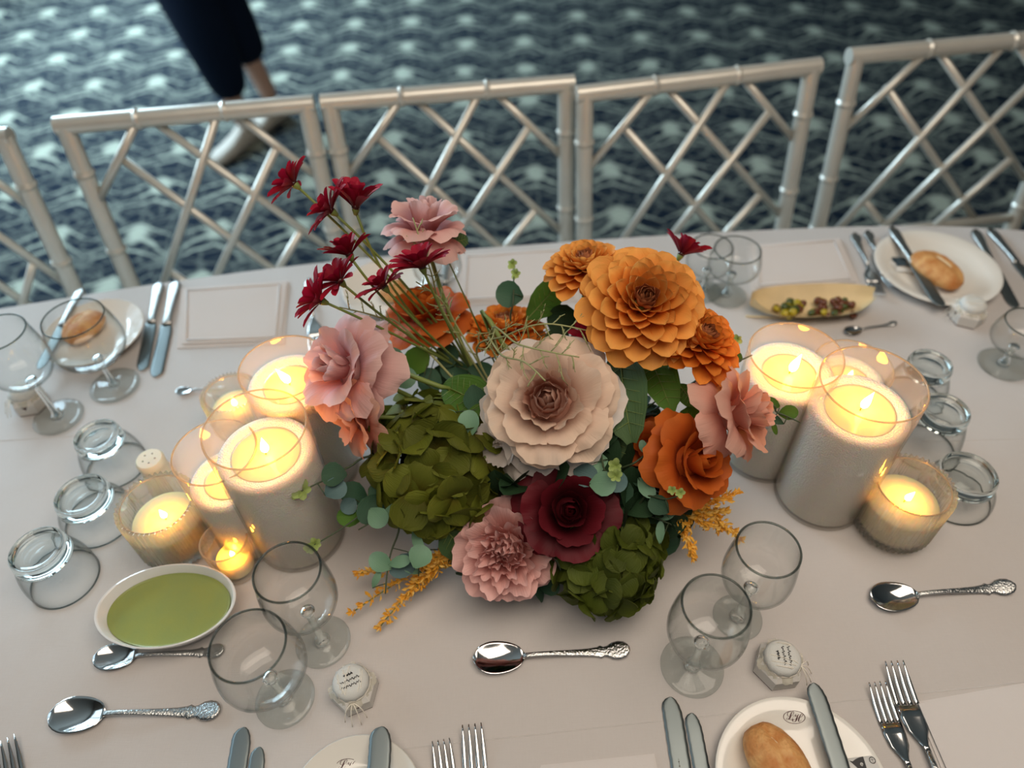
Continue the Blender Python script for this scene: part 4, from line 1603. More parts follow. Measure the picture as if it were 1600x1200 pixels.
def dahlia(pos, zd, R_, label, mat='dahlia', n=88, spin=0.0, depth=.62):
    M = frame(pos, zd, spin)
    t = thing('dahlia', label, 'flower', M, 'orange dahlias in the centrepiece')
    rr = random.Random(int(R_ * 1e4) + int(spin * 100))
    meshes = []
    for q in range(6):
        Lk = R_ * (.38 + .075 * q)
        meshes.append(petal_mesh('petal', Lk, R_ * (.115 + .027 * q), PM[mat if q else 'dahlia_eye'], a0=-.05, a1=.75 - .14 * q, cup=.70 - .07 * q, p=.70, w0=.30, ruf=.010, nu=3, nv=6, seed=q))
    GA = PI * (3 - math.sqrt(5))
    for k in range(n):
        s = (k + .5) / n
        pol = math.radians(18 + 88 * s ** .80)           # angle from the flower's axis
        az = k * GA + rr.uniform(-.08, .08)
        d = Vector((math.sin(pol) * math.cos(az), math.sin(pol) * math.sin(az), math.cos(pol)))
        e = Vector((math.cos(pol) * math.cos(az), math.cos(pol) * math.sin(az), -math.sin(pol)))
        q = min(5, int(s * 6))
        # foot sits on a small dome; tip lies on the outer one
        foot = d * R_ * (.16 + .22 * s)
        foot.z *= .75
        fc = -e                                           # face towards the axis
        y = d
        x = y.cross(fc)
        Mk = Matrix(((x.x, y.x, fc.x, foot.x), (x.y, y.y, fc.y, foot.y), (x.z, y.z, fc.z, foot.z), (0, 0, 0, 1)))
        sc = rr.uniform(.93, 1.07) * (1.0 + .10 * s)
        obj('petal', meshes[q], t, M @ Mk @ Matrix.Scale(sc, 4) @ Matrix.Rotation(rr.uniform(-.08, .08), 4, 'Y'))
    # tight bud in the middle
    bm = wrap_petal('bud_petal', .0006, R_ * .30, 1.15, 1.25, 2.0, PM['dahlia_eye'], ruf=.0, seed=3, nu=3, nv=5)
    bm2 = wrap_petal('bud_petal', R_ * .085, R_ * .32, .75, 1.35, 1.9, PM['dahlia_eye'], ruf=.01, seed=4, nu=3, nv=5)
    for k in range(3):
        obj('bud_petal', bm, t, M @ TR(0, 0, R_ * .24) @ RZ(k * 2.1))
    for k in range(5):
        obj('bud_petal', bm2, t, M @ TR(0, 0, R_ * .18) @ RZ(k * 1.257 + .4))
    BLOOMS.append((Vector(pos), R_ * .9))
    core = MB().add(*lathe([(1e-5, -R_ * .22), (R_ * .25, -R_ * .15), (R_ * .28, 0), (R_ * .2, R_ * .15), (1e-5, R_ * .2)], 12))
    obj('calyx', core.mesh('calyx', MT['stem']), t, M)
    stem_to_hub(t, M, Vector(pos), zd, .003)
    return t


def rose(pos, zd, rings, label, core_mat, mats, spin=0.0, name='rose', group=None, seed=1, stem='stem', base_z=0.0, calyx=.010):
    """rings: (n, r0, L, halfangle, a0deg, a1deg, ruffle, dz, matindex)"""
    M = frame(pos, zd, spin)
    t = thing(name, label, 'flower', M, group)
    rr = random.Random(seed)
    D = math.radians
    k0 = 0.0
    for ri, (n, r0, L, ha, a0, a1, rf, dz, mi) in enumerate(rings):
        ms = [wrap_petal('petal', r0, L, D(ha), D(a0), D(a1), PM[mats[mi]], ruf=rf, seed=seed * 31 + ri * 3 + q, edge=.10 if ri > 1 else 0) for q in range(2)]
        for k in range(n):
            az = k0 + 2 * PI * k / n + rr.uniform(-.10, .10)
            Mk = RZ(az) @ TR(0, 0, dz) @ Matrix.Rotation(rr.uniform(-.07, .07), 4, 'X') @ Matrix.Scale(rr.uniform(.95, 1.05), 4)
            obj('petal', ms[k % 2], t, M @ Mk)
        k0 += PI / max(n, 1) + .35
    obj('calyx', MB().add(*lathe([(1e-5, -calyx * 2.0), (calyx * .6, -calyx * 1.8), (calyx, -calyx * 1.2), (calyx * .8, -calyx), (1e-5, -calyx)], 12)).mesh('calyx', MT['stem']), t, M)
    ro = rings[-1][1] * 1.08
    dzo = rings[-1][7]
    obj('receptacle', MB().add(*lathe([(1e-5, dzo - .009), (ro * .6, dzo - .007), (ro, dzo), (ro * .95, dzo + .004), (ro * .6, rings[min(2, len(rings) - 1)][7]), (rings[1][1] * 1.3, rings[0][7] + .002), (1e-5, rings[0][7] + .004)], 20)).mesh('receptacle', PM[mats[0]], True, True), t, M)
    bl = rings[0][2] * .62
    obj('bud', MB().add(*lathe([(1e-5, rings[0][7]), (rings[0][2] * .25, rings[0][7] + bl * .2), (rings[0][2] * .30, rings[0][7] + bl * .5), (rings[0][2] * .2, rings[0][7] + bl * .85), (1e-5, rings[0][7] + bl)], 14)).mesh('bud', PM[mats[0]], True, True), t, M)
    BLOOMS.append((Vector(pos), (rings[-1][1] + rings[-1][2]) * .85))
    stem_to_hub(t, M, Vector(pos), zd, .0028, stem)
    return t


def daisy(pos, zd, R_, label, spin=0.0, openg=.5, n=13, hub=None):
    M = frame(pos, zd, spin)
    t = thing('daisy', label, 'flower', M, 'crimson daisies in the centrepiece')
    rr = random.Random(int(spin * 1000) + 11)
    ms = [petal_mesh('petal', R_ * 1.22 * q, R_ * .195, PM['daisy'], a0=openg + .05, a1=openg - .35, cup=.4, p=.70, w0=.16, nu=2, nv=6, seed=i, ruf=.01) for i, q in enumerate((1.0, .9, .72))]
    for k in range(n):
        az = 2 * PI * k / n + rr.uniform(-.15, .15)
        obj('petal', ms[k % 2], t, M @ RZ(az) @ TR(0, .003, 0) @ Matrix.Rotation(rr.uniform(-.25, .2), 4, 'X') @ Matrix.Rotation(rr.uniform(-.25, .25), 4, 'Y') @ Matrix.Scale(rr.uniform(.85, 1.08), 4))
    for k in range(7):
        obj('petal', ms[2], t, M @ RZ(2 * PI * k / 7 + .3) @ TR(0, .0015, .001) @ Matrix.Rotation(.45, 4, 'X'))
    obj('centre', MB().add(*lathe([(1e-5, -.002), (.0045, -.001), (.005, .002), (.003, .005), (1e-5, .006)], 10)).mesh('centre', MT['jam']), t, M)
    obj('calyx', MB().add(*lathe([(1e-5, -.009), (.0022, -.008), (.0045, -.002), (.004, .001), (1e-5, .001)], 10)).mesh('calyx', MT['stem']), t, M)
    stem_to_hub(t, M, Vector(pos), zd, .0016, hub=hub, sag=.30)
    return t


def hydrangea(pos, zd, R_, label, mat, n=34, seed=2, sq=.85):
    M = frame(pos, zd, 0)
    t = thing('hydrangea', label, 'flower', M, None)
    rr = random.Random(seed)
    W_ = R_ * .36
    ms = [petal_mesh('petal', W_ * 1.25, W_ * .66, PM[mat], a0=.35, a1=a1, cup=c, ruf=.035, p=.58, w0=.18, nu=3, nv=6, seed=i) for i, (a1, c) in enumerate(((-.35, .22), (-.7, -.12), (.15, .35), (-.1, -.25)))]
    GA = PI * (3 - math.sqrt(5))
    ctr = MB().add(*lathe([(1e-5, -.002), (.0028, 0), (.0024, .003), (1e-5, .004)], 8)).mesh('floret', MT['stem'])
    for k in range(n):
        s = (k + .5) / n
        cz = 1 - s * 1.35
        sn = math.sqrt(max(0, 1 - cz * cz))
        az = k * GA + rr.uniform(-.15, .15)
        d = Vector((sn * math.cos(az), sn * math.sin(az), cz * sq)).normalized()
        pp = Vector((sn * math.cos(az), sn * math.sin(az), cz * sq)) * R_ * rr.uniform(.68, .86)
        d2 = (d + Vector((rr.uniform(-.35, .35), rr.uniform(-.35, .35), rr.uniform(-.2, .3)))).normalized()
        Mf = M @ frame(pp, d2, rr.uniform(0, 6))
        fo = obj('floret', ctr, t, Mf)
        sc = rr.uniform(.85, 1.15)
        for q in range(4):
            obj('petal', ms[rr.randrange(4)], fo, Mf @ RZ(q * PI / 2 + rr.uniform(-.15, .15)) @ TR(0, .001, .0015 * (q % 2)) @ Matrix.Rotation(rr.uniform(-.1, .35), 4, 'X') @ Matrix.Scale(sc, 4))
    obj('core', MB().add(*lathe([(1e-5, -R_ * .4), (R_ * .4, -R_ * .25), (R_ * .55, 0), (R_ * .4, R_ * .35), (1e-5, R_ * .5)], 16)).mesh('core', MT['foam']), t, M)
    BLOOMS.append((Vector(pos), R_ * .9))
    stem_to_hub(t, M, Vector(pos), zd, .003)
    return t


CAMP = Vector((0, 0, H))


def leaf_at(parent, px, py, z, rpx, mat, tilt=.25, rr=random, asp=1.0, ang=None, mesh_cache={}):
    """round leaf whose middle is near a point; returns its matrix"""
    p = at(px, py, z)
    r = rpx * mpp(p)
    key = (mat, round(asp, 2))
    if key not in mesh_cache:
        mesh_cache[key] = petal_mesh('leaf', 2.0, 1.0 * asp, PM[mat], a0=.18, a1=-.18, cup=.12, p=.52, w0=.12, nu=3, nv=7, fold=.08)
    nrm = ((CAMP - p).normalized() + Vector((rr.uniform(-tilt, tilt), rr.uniform(-tilt, tilt), rr.uniform(-tilt, tilt)))).normalized()
    a = rr.uniform(0, 6.28) if ang is None else ang
    Mf = frame(p, nrm, a) @ TR(0, -r, 0) @ Matrix.Scale(r, 4)
    o = obj('leaf', mesh_cache[key], parent, Mf)
    return Mf @ Vector((0, 0, 0))


def sprig(label, path, leaves, mat_stem='stem_dark', name='eucalyptus_sprig', r=.0011, cat='foliage', group=None, seed=0, sprouts=()):
    """path: (px,py,z) points from hub outwards; leaves: (px,py,z,rpx,mat[,asp])"""
    rr = random.Random(seed)
    pts = [at(*q) for q in path]
    t = thing(name, label, cat, TR(pts[0]), group)
    pw = [HUB.lerp(pts[0], .3)] + pts if (pts[0] - HUB).length > .03 else pts
    # smooth the path
    sm = []
    for i in range(len(pw) - 1):
        p0, p1, p2, p3 = pw[max(i - 1, 0)], pw[i], pw[i + 1], pw[min(i + 2, len(pw) - 1)]
        for k in range(5):
            s = k / 5
            sm.append(.5 * ((2 * p1) + (p2 - p0) * s + (2 * p0 - 5 * p1 + 4 * p2 - p3) * s * s + (3 * p1 - p0 - 3 * p2 + p3) * s ** 3))
    sm.append(pw[-1])
    b = MB().add(*tube(sm, [r * (1.5 - .8 * i / len(sm)) for i in range(len(sm))], 6))
    for lf in leaves:
        px, py, z, rp, mt = lf[:5]
        asp = lf[5] if len(lf) > 5 else 1.0
        q = leaf_at(t, px, py, z, rp, mt, rr=rr, asp=asp)
        near = min(sm, key=lambda s_: (s_ - q).length)
        if (near - q).length > .002:
            b.add(*tube([near, near.lerp(q, .5) + Vector((0, 0, .001)), q], r * .6, 5))
    obj('stem', b.mesh('stem', MT[mat_stem]), t, Matrix())
    for sx, sy, sz, rp in sprouts:
        p = at(sx, sy, sz)
        m_ = mpp(p)
        me = petal_mesh('sprout_leaf', rp * m_, rp * m_ * .38, PM['sprout'], a0=.7, a1=.2, cup=.4, nu=2, nv=5)
        fm = frame(p, (CAMP - p).normalized(), rr.uniform(0, 6))
        for k in range(5):
            obj('sprout_leaf', me, t, fm @ RZ(k * 1.256 + rr.uniform(-.2, .2)) @ Matrix.Scale(rr.uniform(.7, 1.1), 4))
    return t


def big_leaf(label, pb, pt_, wpx, mat, group=None, roll=.0, serr=.03):
    a, b = at(*pb), at(*pt_)
    L = (b - a).length
    w_ = wpx * mpp(a) / 2
    me = petal_mesh('blade', L, w_, PM[mat], a0=.15, a1=-.25, cup=-.05, fold=.22, p=.45, w0=.06, kk=.8, nu=3, nv=12, point=.35, serr=serr, ruf=.01)
    y = (b - a).normalized()
    n_ = (CAMP - a).normalized()
    n_ = (n_ - y * n_.dot(y)).normalized()
    n_ = Matrix.Rotation(roll, 3, y) @ n_
    x = y.cross(n_)
    M = Matrix(((x.x, y.x, n_.x, a.x), (x.y, y.y, n_.y, a.y), (x.z, y.z, n_.z, a.z), (0, 0, 0, 1)))
    t = thing('leaf_stem', label, 'leaf', TR(a), group)
    obj('blade', me, t, M)
    bl = []
    for i in range(9):
        s = i / 8 * .93
        ang = .15 - .20 * s
        bl.append(M @ Vector((0, L * s * .985, L * (.15 * s - .2 * s * s) + .0006)))
    obj('midrib', MB().add(*tube([HUB.lerp(a, .4)] + bl, [.0014] + [.0009 - .0006 * i / 8 for i in range(9)], 5)).mesh('midrib', MT['stem']), t, Matrix())
    # side veins
    b_ = MB()
    for i in range(2, 8):
        p0 = bl[i]
        for s in (-1, 1):
            q = p0 + (M.to_3x3() @ Vector((s * w_ * .65, L * .09, .14 * w_ + .0004)))
            b_.add(*tube([p0, q], [.0004, .0002], 4))
    obj('vein', b_.mesh('vein', MT['stem']), t, Matrix())


def build_flowers():
    # pot, foam and undergrowth
    c = Vector((HUB.x, HUB.y, T))
    t = pot = thing('flower_pot', 'low dark pot hidden under the flowers', 'pot', TR(c))
    obj('bowl', MB().add(*lathe([(1e-5, 0), (.055, 0), (.065, .004), (.080, .035), (.082, .040), (.078, .040), (.060, .01), (1e-5, .008)], 40)).mesh('bowl', MT['pot'], angle=50), t)
    obj('foam', MB().add(*lathe([(1e-5, .009), (.058, .010), (.076, .040), (.07, .075), (.045, .10), (1e-5, .11)], 32)).mesh('foam', MT['foam']), t)
    # --- orange dahlias
    dahlia(at(1004, 474, 1.055), (.02, -.42, .80), .064, 'largest orange dahlia, facing the camera above the dark leaves', spin=.3, n=96)
    dahlia(at(915, 418, 1.045), (-.10, .12, 1), .047, 'orange dahlia at the back left of the largest dahlia', spin=1.2)
    dahlia(at(1092, 532, 1.01), (.42, -.12, .9), .050, 'deep orange dahlia right of the largest dahlia', 'dahlia2', spin=2.2)
    dahlia(at(790, 515, .94), (.0, .25, 1), .048, 'brownish orange dahlia behind the green moss twigs', 'dahlia2', spin=.9)
    # --- garden rose
    GR = [(3, .002, .022, 100, 70, 150, .01, .012, 0), (4, .006, .026, 66, 80, 125, .03, .011, 0), (5, .010, .029, 50, 84, 112, .03, .010, 0), (5, .0145, .031, 46, 84, 102, .04, .008, 0), (5, .019, .032, 44, 80, 92, .08, .006, 0),
          (5, .023, .036, 46, 72, 64, .10, .003, 1), (5, .025, .044, 46, 58, 22, .11, .0, 1), (6, .027, .049, 42, 42, 2, .10, -.004, 1), (6, .029, .052, 42, 26, -12, .10, -.009, 1), (6, .030, .056, 40, 10, -26, .10, -.014, 2)]
    rose(at(858, 628, .985), (-.12, -.50, .84), GR, 'large blush garden rose at the centre of the flowers', None, ['garden_in', 'garden', 'garden_out'], name='garden_rose', seed=3)
    rose(at(800, 688, .93), (-.62, -.50, .45), [(3, .004, .024, 75, 78, 110, .08, .006, 0), (4, .010, .034, 56, 66, 30, .12, .002, 0), (5, .013, .038, 50, 42, -10, .12, -.002, 0)], 'crumpled whitish bloom under the lower left of the garden rose', None, ['garden_out'], name='rose', seed=41)
    # --- burgundy rose
    BR = [(3, .002, .020, 98, 72, 145, .01, .010, 0), (4, .006, .024, 64, 80, 112, .02, .008, 0), (5, .010, .026, 52, 80, 100, .03, .007, 0), (5, .014, .028, 50, 76, 80, .04, .004, 0), (5, .018, .034, 50, 62, 35, .05, .001, 0), (6, .021, .040, 46, 40, 0, .06, -.003, 0), (6, .022, .043, 44, 18, -25, .06, -.007, 0)]
    rose(at(888, 797, .895), (.02, -.55, .84), BR, 'dark burgundy rose between the green hydrangeas', None, ['burg'], seed=5, name='rose')
    # --- rust orange roses
    OR = [(3, .002, .024, 98, 72, 145, .01, .012, 0), (3, .007, .030, 76, 78, 110, .02, .010, 0), (4, .011, .032, 62, 76, 85, .03, .007, 0), (5, .015, .036, 52, 66, 30, .05, .003, 0), (5, .018, .043, 50, 46, -25, .07, -.001, 0), (5, .019, .046, 48, 20, -55, .08, -.006, 0)]
    rose(at(1076, 722, .925), (.48, -.45, .62), OR, 'rust orange rose below the coral pink rose', None, ['rust'], seed=7, name='rose')
    rose(at(1010, 700, .895), (-.15, -.45, .85), [(4, .006, .020, 55, 70, 60, .03, .004, 0), (5, .010, .026, 50, 55, 5, .05, .002, 0), (5, .013, .030, 46, 30, -30, .06, 0, 0)], 'smaller rust orange bloom behind the eucalyptus sprouts', None, ['rust'], seed=9, name='rose')
    rose(at(668, 495, .95), (-.15, .15, 1), OR, 'rust orange rose behind the daisy stems', None, ['rust'], seed=8, name='rose')
    # --- dusty pink roses
    DR = [(3, .002, .030, 98, 75, 142, .01, .016, 0), (3, .008, .036, 78, 80, 105, .03, .012, 0), (4, .013, .039, 62, 76, 78, .05, .008, 0), (4, .017, .048, 56, 66, 2, .08, .003, 0), (5, .019, .054, 50, 46, -45, .10, -.002, 0), (5, .019, .054, 50, 10, -75, .10, -.008, 0)]
    rose(at(545, 578, .985), (-.66, -.42, .76), DR, 'large dusty pink rose in front of the left candles', None, ['dusty'], seed=12, spin=.6, name='rose')
    rose(at(566, 655, .94), (-.66, -.50, .1), [(4, .006, .030, 50, 70, 40, .05, .004, 0), (5, .010, .040, 48, 50, -10, .07, 0, 0), (5, .012, .044, 48, 25, -40, .08, -.003, 0)], 'small coral pink bloom below the large dusty pink rose', None, ['coral'], seed=13, name='rose')
    rose(at(664, 362, 1.07), (.05, .35, .9), [(q[0], q[1] * .85, q[2] * .85, q[3], q[4], q[5], q[6], q[7], q[8]) for q in DR], 'dusty pink rose rising highest at the back', None, ['dusty'], seed=15, name='rose', spin=1.5)
    rose(at(1146, 648, .965), (.75, -.25, .50), [(q[0], q[1] * .85, q[2] * .85, q[3], q[4], q[5], q[6], q[7], q[8]) for q in DR], 'coral pink rose beside the right candles', None, ['coral'], seed=17, name='rose', spin=.2)
    # --- peony
    PR = [(4, .002, .022, 80, 72, 140, .10, .014, 0), (5, .007, .026, 52, 78, 112, .14, .012, 0), (6, .012, .029, 42, 78, 96, .16, .010, 0), (7, .016, .032, 38, 74, 82, .16, .007, 0), (7, .020, .035, 38, 66, 62, .16, .004, 0), (7, .023, .038, 38, 52, 34, .15, 0, 0), (7, .025, .040, 38, 34, 4, .14, -.004, 0), (7, .025, .042, 38, 12, -30, .14, -.009, 0)]
    rose(at(792, 858, .845), (-.12, -.62, .72), PR, 'frilly pink peony at the front of the flowers', None, ['peony'], seed=19, name='peony')
    # --- hydrangeas
    hydrangea(at(686, 722, .885), (-.1, -.35, .9), .090, 'large olive green hydrangea left of the garden rose', 'hyd', 38, 4)
    hydrangea(at(950, 872, .830), (.0, -.30, .9), .068, 'dark green hydrangea lowest at the front of the flowers', 'hyd2', 34, 6)
    # --- undergrowth around the foam, kept clear of the blooms
    rr = random.Random(21)
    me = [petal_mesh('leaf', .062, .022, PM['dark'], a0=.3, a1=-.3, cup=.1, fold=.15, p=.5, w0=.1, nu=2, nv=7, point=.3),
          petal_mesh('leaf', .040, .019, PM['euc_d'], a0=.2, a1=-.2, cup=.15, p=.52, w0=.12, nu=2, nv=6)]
    for k in range(420):
        az = rr.uniform(0, 2 * PI)
        cz = rr.uniform(.02, 1)
        sn = math.sqrt(1 - cz * cz)
        d = Vector((sn * math.cos(az), sn * math.sin(az), cz))
        p = c + Vector((d.x * .125 + .02, d.y * .105 - .02, .03 + d.z * .125)) * 1.0
        tang = (d + Vector((rr.uniform(-.8, .8), rr.uniform(-.8, .8), rr.uniform(-.6, .6)))).normalized()
        nrm = (d - tang * d.dot(tang))
        if nrm.length < .1:
            continue
        nrm.normalize()
        x = tang.cross(nrm)
        M = Matrix(((x.x, tang.x, nrm.x, p.x), (x.y, tang.y, nrm.y, p.y), (x.z, tang.z, nrm.z, p.z), (0, 0, 0, 1)))
        if p.z < T + .02:
            continue
        tip = M @ Vector((0, .055, 0))
        bad = False
        for bp_, br in BLOOMS:
            for q in (p, tip):
                if (q - bp_).length < br * .8:
                    bad = True
                x0, y0, d0 = proj(q)
                x1, y1, d1 = proj(bp_)
                if math.hypot(x0 - x1, y0 - y1) < br / d1 * F * .85 and d0 < d1 + .03:
                    bad = True
        if bad:
            continue
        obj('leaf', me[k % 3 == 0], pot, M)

    # --- daisies
    hub2 = at(745, 590, .86)
    D = [(460, 288, 1.14, (-.7, .3, .5), .030, .35, 'crimson daisy highest and farthest left'),
         (518, 330, 1.13, (-.65, .1, .6), .030, .45, 'crimson daisy just left of the tallest double bloom'),
         (556, 325, 1.13, (.15, .35, .9), .033, .95, 'crimson daisy with upright petals, second in the top row'),
         (546, 398, 1.10, (-.3, .4, .8), .028, .7, 'crimson daisy below the upright one'),
         (532, 440, 1.08, (-.5, .1, .8), .030, .5, 'crimson daisy right above the lowest left one'),
         (502, 470, 1.07, (-.85, .1, .45), .031, .6, 'lowest crimson daisy on the left over the dusty pink rose'),
         (600, 448, 1.07, (-.5, .3, .7), .027, .4, 'small crimson daisy in the middle of the stems'),
         (660, 418, 1.09, (-.25, .35, .85), .033, .55, 'crimson daisy right in front of the highest pink rose'),
         (1064, 398, 1.02, (.5, .5, .7), .030, .75, 'crimson daisy peeping out behind the largest dahlia'),
         (928, 530, .975, (-.4, -.3, .8), .026, .6, 'crimson daisy tucked between garden rose and largest dahlia')]
    for i, (x, y, z, d, r, og, lb) in enumerate(D):
        daisy(at(x, y, z), d, r, lb, spin=i * .73, openg=og, hub=hub2 if i < 8 else None)
    # --- big leaves
    big_leaf('large matt dark leaf below the largest dahlia', (968, 545, .985), (985, 690, .955), 78, 'leaf', roll=.25)
    big_leaf('fresh green leaf below the largest dahlia, right of the dark one', (1008, 545, .965), (1050, 640, .955), 62, 'leaf_g', roll=-.3)
    big_leaf('green leaf left of the small back dahlia', (822, 500, .97), (884, 428, 1.0), 52, 'leaf_g', roll=.4)
    big_leaf('dark leaf below the green hydrangea beside the peony', (690, 820, .86), (735, 870, .81), 60, 'leaf', roll=.1)
    big_leaf('dark leaf between peony and left hydrangea', (800, 770, .86), (835, 720, .87), 60, 'leaf')
    big_leaf('green leaf beside the coral rose and rust rose', (1060, 650, .92), (1120, 665, .94), 50, 'leaf_g', roll=.5)
    big_leaf('veined dark green leaf left of the garden rose', (772, 640, .955), (690, 600, .955), 72, 'leaf_g', roll=.1, serr=0)
    big_leaf('olive leaf under the highest pink rose', (690, 385, 1.05), (733, 372, 1.04), 30, 'leaf', serr=0)
    big_leaf('small yellow green leaf under the right dahlia', (1060, 600, .95), (1092, 640, .94), 30, 'leaf_g', serr=0)
    big_leaf('dark leaf between the small rust bloom and the garden rose', (960, 640, .93), (962, 720, .92), 46, 'leaf', serr=0)
    big_leaf('dark leaf under the rust orange rose', (1010, 790, .87), (1060, 815, .84), 44, 'leaf', serr=0)
    # --- eucalyptus sprigs
    sprig('eucalyptus sprig reaching left over the tallest left candle, upper one', [(600, 712, .90), (545, 730, .90), (515, 746, .905), (470, 768, .905)],
          [(522, 742, .91, 20, 'euc_d'), (524, 764, .90, 18, 'euc_b')], seed=1, sprouts=[(472, 766, .905, 20), (460, 772, .905, 12)])
    sprig('eucalyptus sprig reaching left over the tallest left candle, lower one', [(615, 760, .87), (575, 795, .87), (535, 825, .865), (490, 852, .865)],
          [(552, 772, .87, 24, 'euc_d', .8), (580, 795, .87, 27, 'euc_d', .8), (546, 808, .86, 20, 'leaf_g', .8), (590, 772, .875, 18, 'euc_d', .8), (545, 790, .87, 14, 'euc_b')], seed=2, sprouts=[(492, 850, .865, 14), (483, 858, .865, 10)])
    sprig('pale eucalyptus pair left of the lower hydrangea petals', [(625, 795, .87), (600, 805, .875), (560, 828, .87)],
          [(590, 808, .88, 18, 'euc', .95), (608, 798, .88, 16, 'euc', .45)], seed=3)
    sprig('drooping eucalyptus sprig over the left yellow spray', [(650, 790, .86), (620, 840, .84), (607, 880, .83), (602, 928, .82)],
          [(595, 878, .835, 20, 'euc', .8), (625, 878, .835, 18, 'euc', .55), (632, 882, .825, 26, 'euc_b', .7), (588, 905, .82, 15, 'euc', .4)], seed=4)
    sprig('eucalyptus sprig with pale round leaves beside the peony', [(660, 800, .86), (656, 850, .84), (654, 900, .82)],
          [(656, 870, .845, 19, 'euc', 1.0), (652, 848, .85, 19, 'euc', .45), (645, 892, .82, 14, 'euc', .4), (700, 872, .80, 16, 'euc_b', .6)], seed=5)
    sprig('eucalyptus sprig with bright sprout right of the garden rose', [(930, 700, .93), (945, 735, .94), (962, 735, .945)],
          [(930, 722, .935, 20, 'euc', .95), (915, 742, .93, 21, 'euc_b', .9), (942, 756, .935, 21, 'euc', .95), (962, 752, .93, 19, 'euc_b', .9)], seed=6, sprouts=[(962, 728, .955, 14), (962, 744, .955, 14)])
    sprig('eucalyptus twig with tiny pale leaves over the small rust bloom', [(975, 730, .92), (1010, 710, .935), (1048, 690, .94)],
          [(1005, 698, .935, 11, 'euc', .6)], seed=7, sprouts=[(1045, 688, .945, 11), (1055, 693, .945, 9)])
    sprig('dark eucalyptus sprig left of the rust orange rose', [(985, 790, .88), (1010, 775, .91), (1040, 780, .92), (1066, 772, .93)],
          [(1010, 762, .915, 20, 'euc', .6), (1030, 790, .91, 18, 'euc_d', .9), (1000, 745, .91, 16, 'euc_d', .8)], seed=8, sprouts=[(1062, 770, .94, 12), (1050, 766, .94, 9)])
    sprig('thin eucalyptus twig over the dark green hydrangea', [(965, 790, .88), (1020, 808, .88), (1055, 822, .87)],
          [(1040, 802, .88, 18, 'euc', .6), (1032, 832, .87, 18, 'euc', .4), (972, 800, .88, 16, 'euc', .3)], seed=9)
    sprig('upright eucalyptus sprig in front of the middle far napkin', [(800, 520, .95), (802, 470, .99), (803, 420, 1.0)],
          [(796, 460, .99, 22, 'euc_d', .98)], seed=10, sprouts=[(800, 412, 1.0, 10), (806, 428, 1.0, 10)])
    sprig('eucalyptus with yellow bud left of the garden rose', [(770, 655, .94), (772, 625, .955), (784, 600, .965)],
          [(785, 622, .95, 24, 'euc_b', .9), (742, 622, .96, 21, 'euc_d', .9), (695, 655, .95, 20, 'euc', .95), (733, 662, .95, 22, 'euc', .8), (775, 655, .93, 22, 'euc_d')], seed=11, sprouts=[(784, 594, .975, 16), (778, 604, .975, 12)])
    sprig('eucalyptus cluster right of the large dusty pink rose', [(680, 610, .90), (650, 590, .93), (625, 575, .94)],
          [(616, 560, .94, 19, 'euc', .85), (632, 590, .935, 20, 'euc', .9), (628, 578, .945, 12, 'euc', .7), (650, 565, .925, 26, 'leaf_g', .8), (699, 555, .92, 19, 'euc_d'), (672, 598, .90, 24, 'euc_d', .8), (680, 500, .95, 10, 'euc', .7)], seed=12)
    sprig('small eucalyptus tip behind the coral pink rose', [(1180, 640, .95), (1215, 645, .95), (1250, 660, .95)],
          [(1232, 645, .95, 15, 'leaf_g', .8), (1212, 655, .945, 14, 'euc_d', .5), (1205, 630, .95, 14, 'leaf_g', .7), (1210, 668, .94, 12, 'leaf_g', .35)], seed=13)
    sprig('olive eucalyptus pair right of the deep orange dahlia', [(1110, 580, .95), (1140, 570, .96), (1175, 555, .96)],
          [(1128, 560, .955, 15, 'leaf_g', .7), (1150, 556, .96, 12, 'leaf_g', .7)], seed=14, sprouts=[(1152, 530, .96, 10)])
    sprig('dark round leaves around the stem bundle', [(740, 620, .90), (735, 580, .92), (760, 560, .93)],
          [(712, 580, .90, 26, 'euc_d', .7), (752, 580, .92, 22, 'euc_d', .7), (690, 585, .89, 20, 'dark', .8), (880, 500, .96, 26, 'dark'), (905, 545, .95, 24, 'dark'), (870, 530, .94, 22, 'leaf')], seed=15)
    # --- moss twigs
    def twig(label, path, seed, n=16, bl=.018, spread=1.0):
        rr = random.Random(seed)
        pts = [at(*q) for q in path]
        t = thing('moss_twig', label, 'foliage', TR(pts[0]), None)
        pw = [HUB.lerp(pts[0], .3)] + pts
        sm = []
        for i in range(len(pw) - 1):
            p0, p1, p2, p3 = pw[max(i - 1, 0)], pw[i], pw[i + 1], pw[min(i + 2, len(pw) - 1)]
            for k in range(6):
                s = k / 6
                sm.append(.5 * ((2 * p1) + (p2 - p0) * s + (2 * p0 - 5 * p1 + 4 * p2 - p3) * s * s + (3 * p1 - p0 - 3 * p2 + p3) * s ** 3))
        sm.append(pw[-1])
        obj('stem', MB().add(*tube(sm, [.0014 * (1.15 - .6 * i / len(sm)) for i in range(len(sm))], 6)).mesh('stem', MT['moss']), t, Matrix())
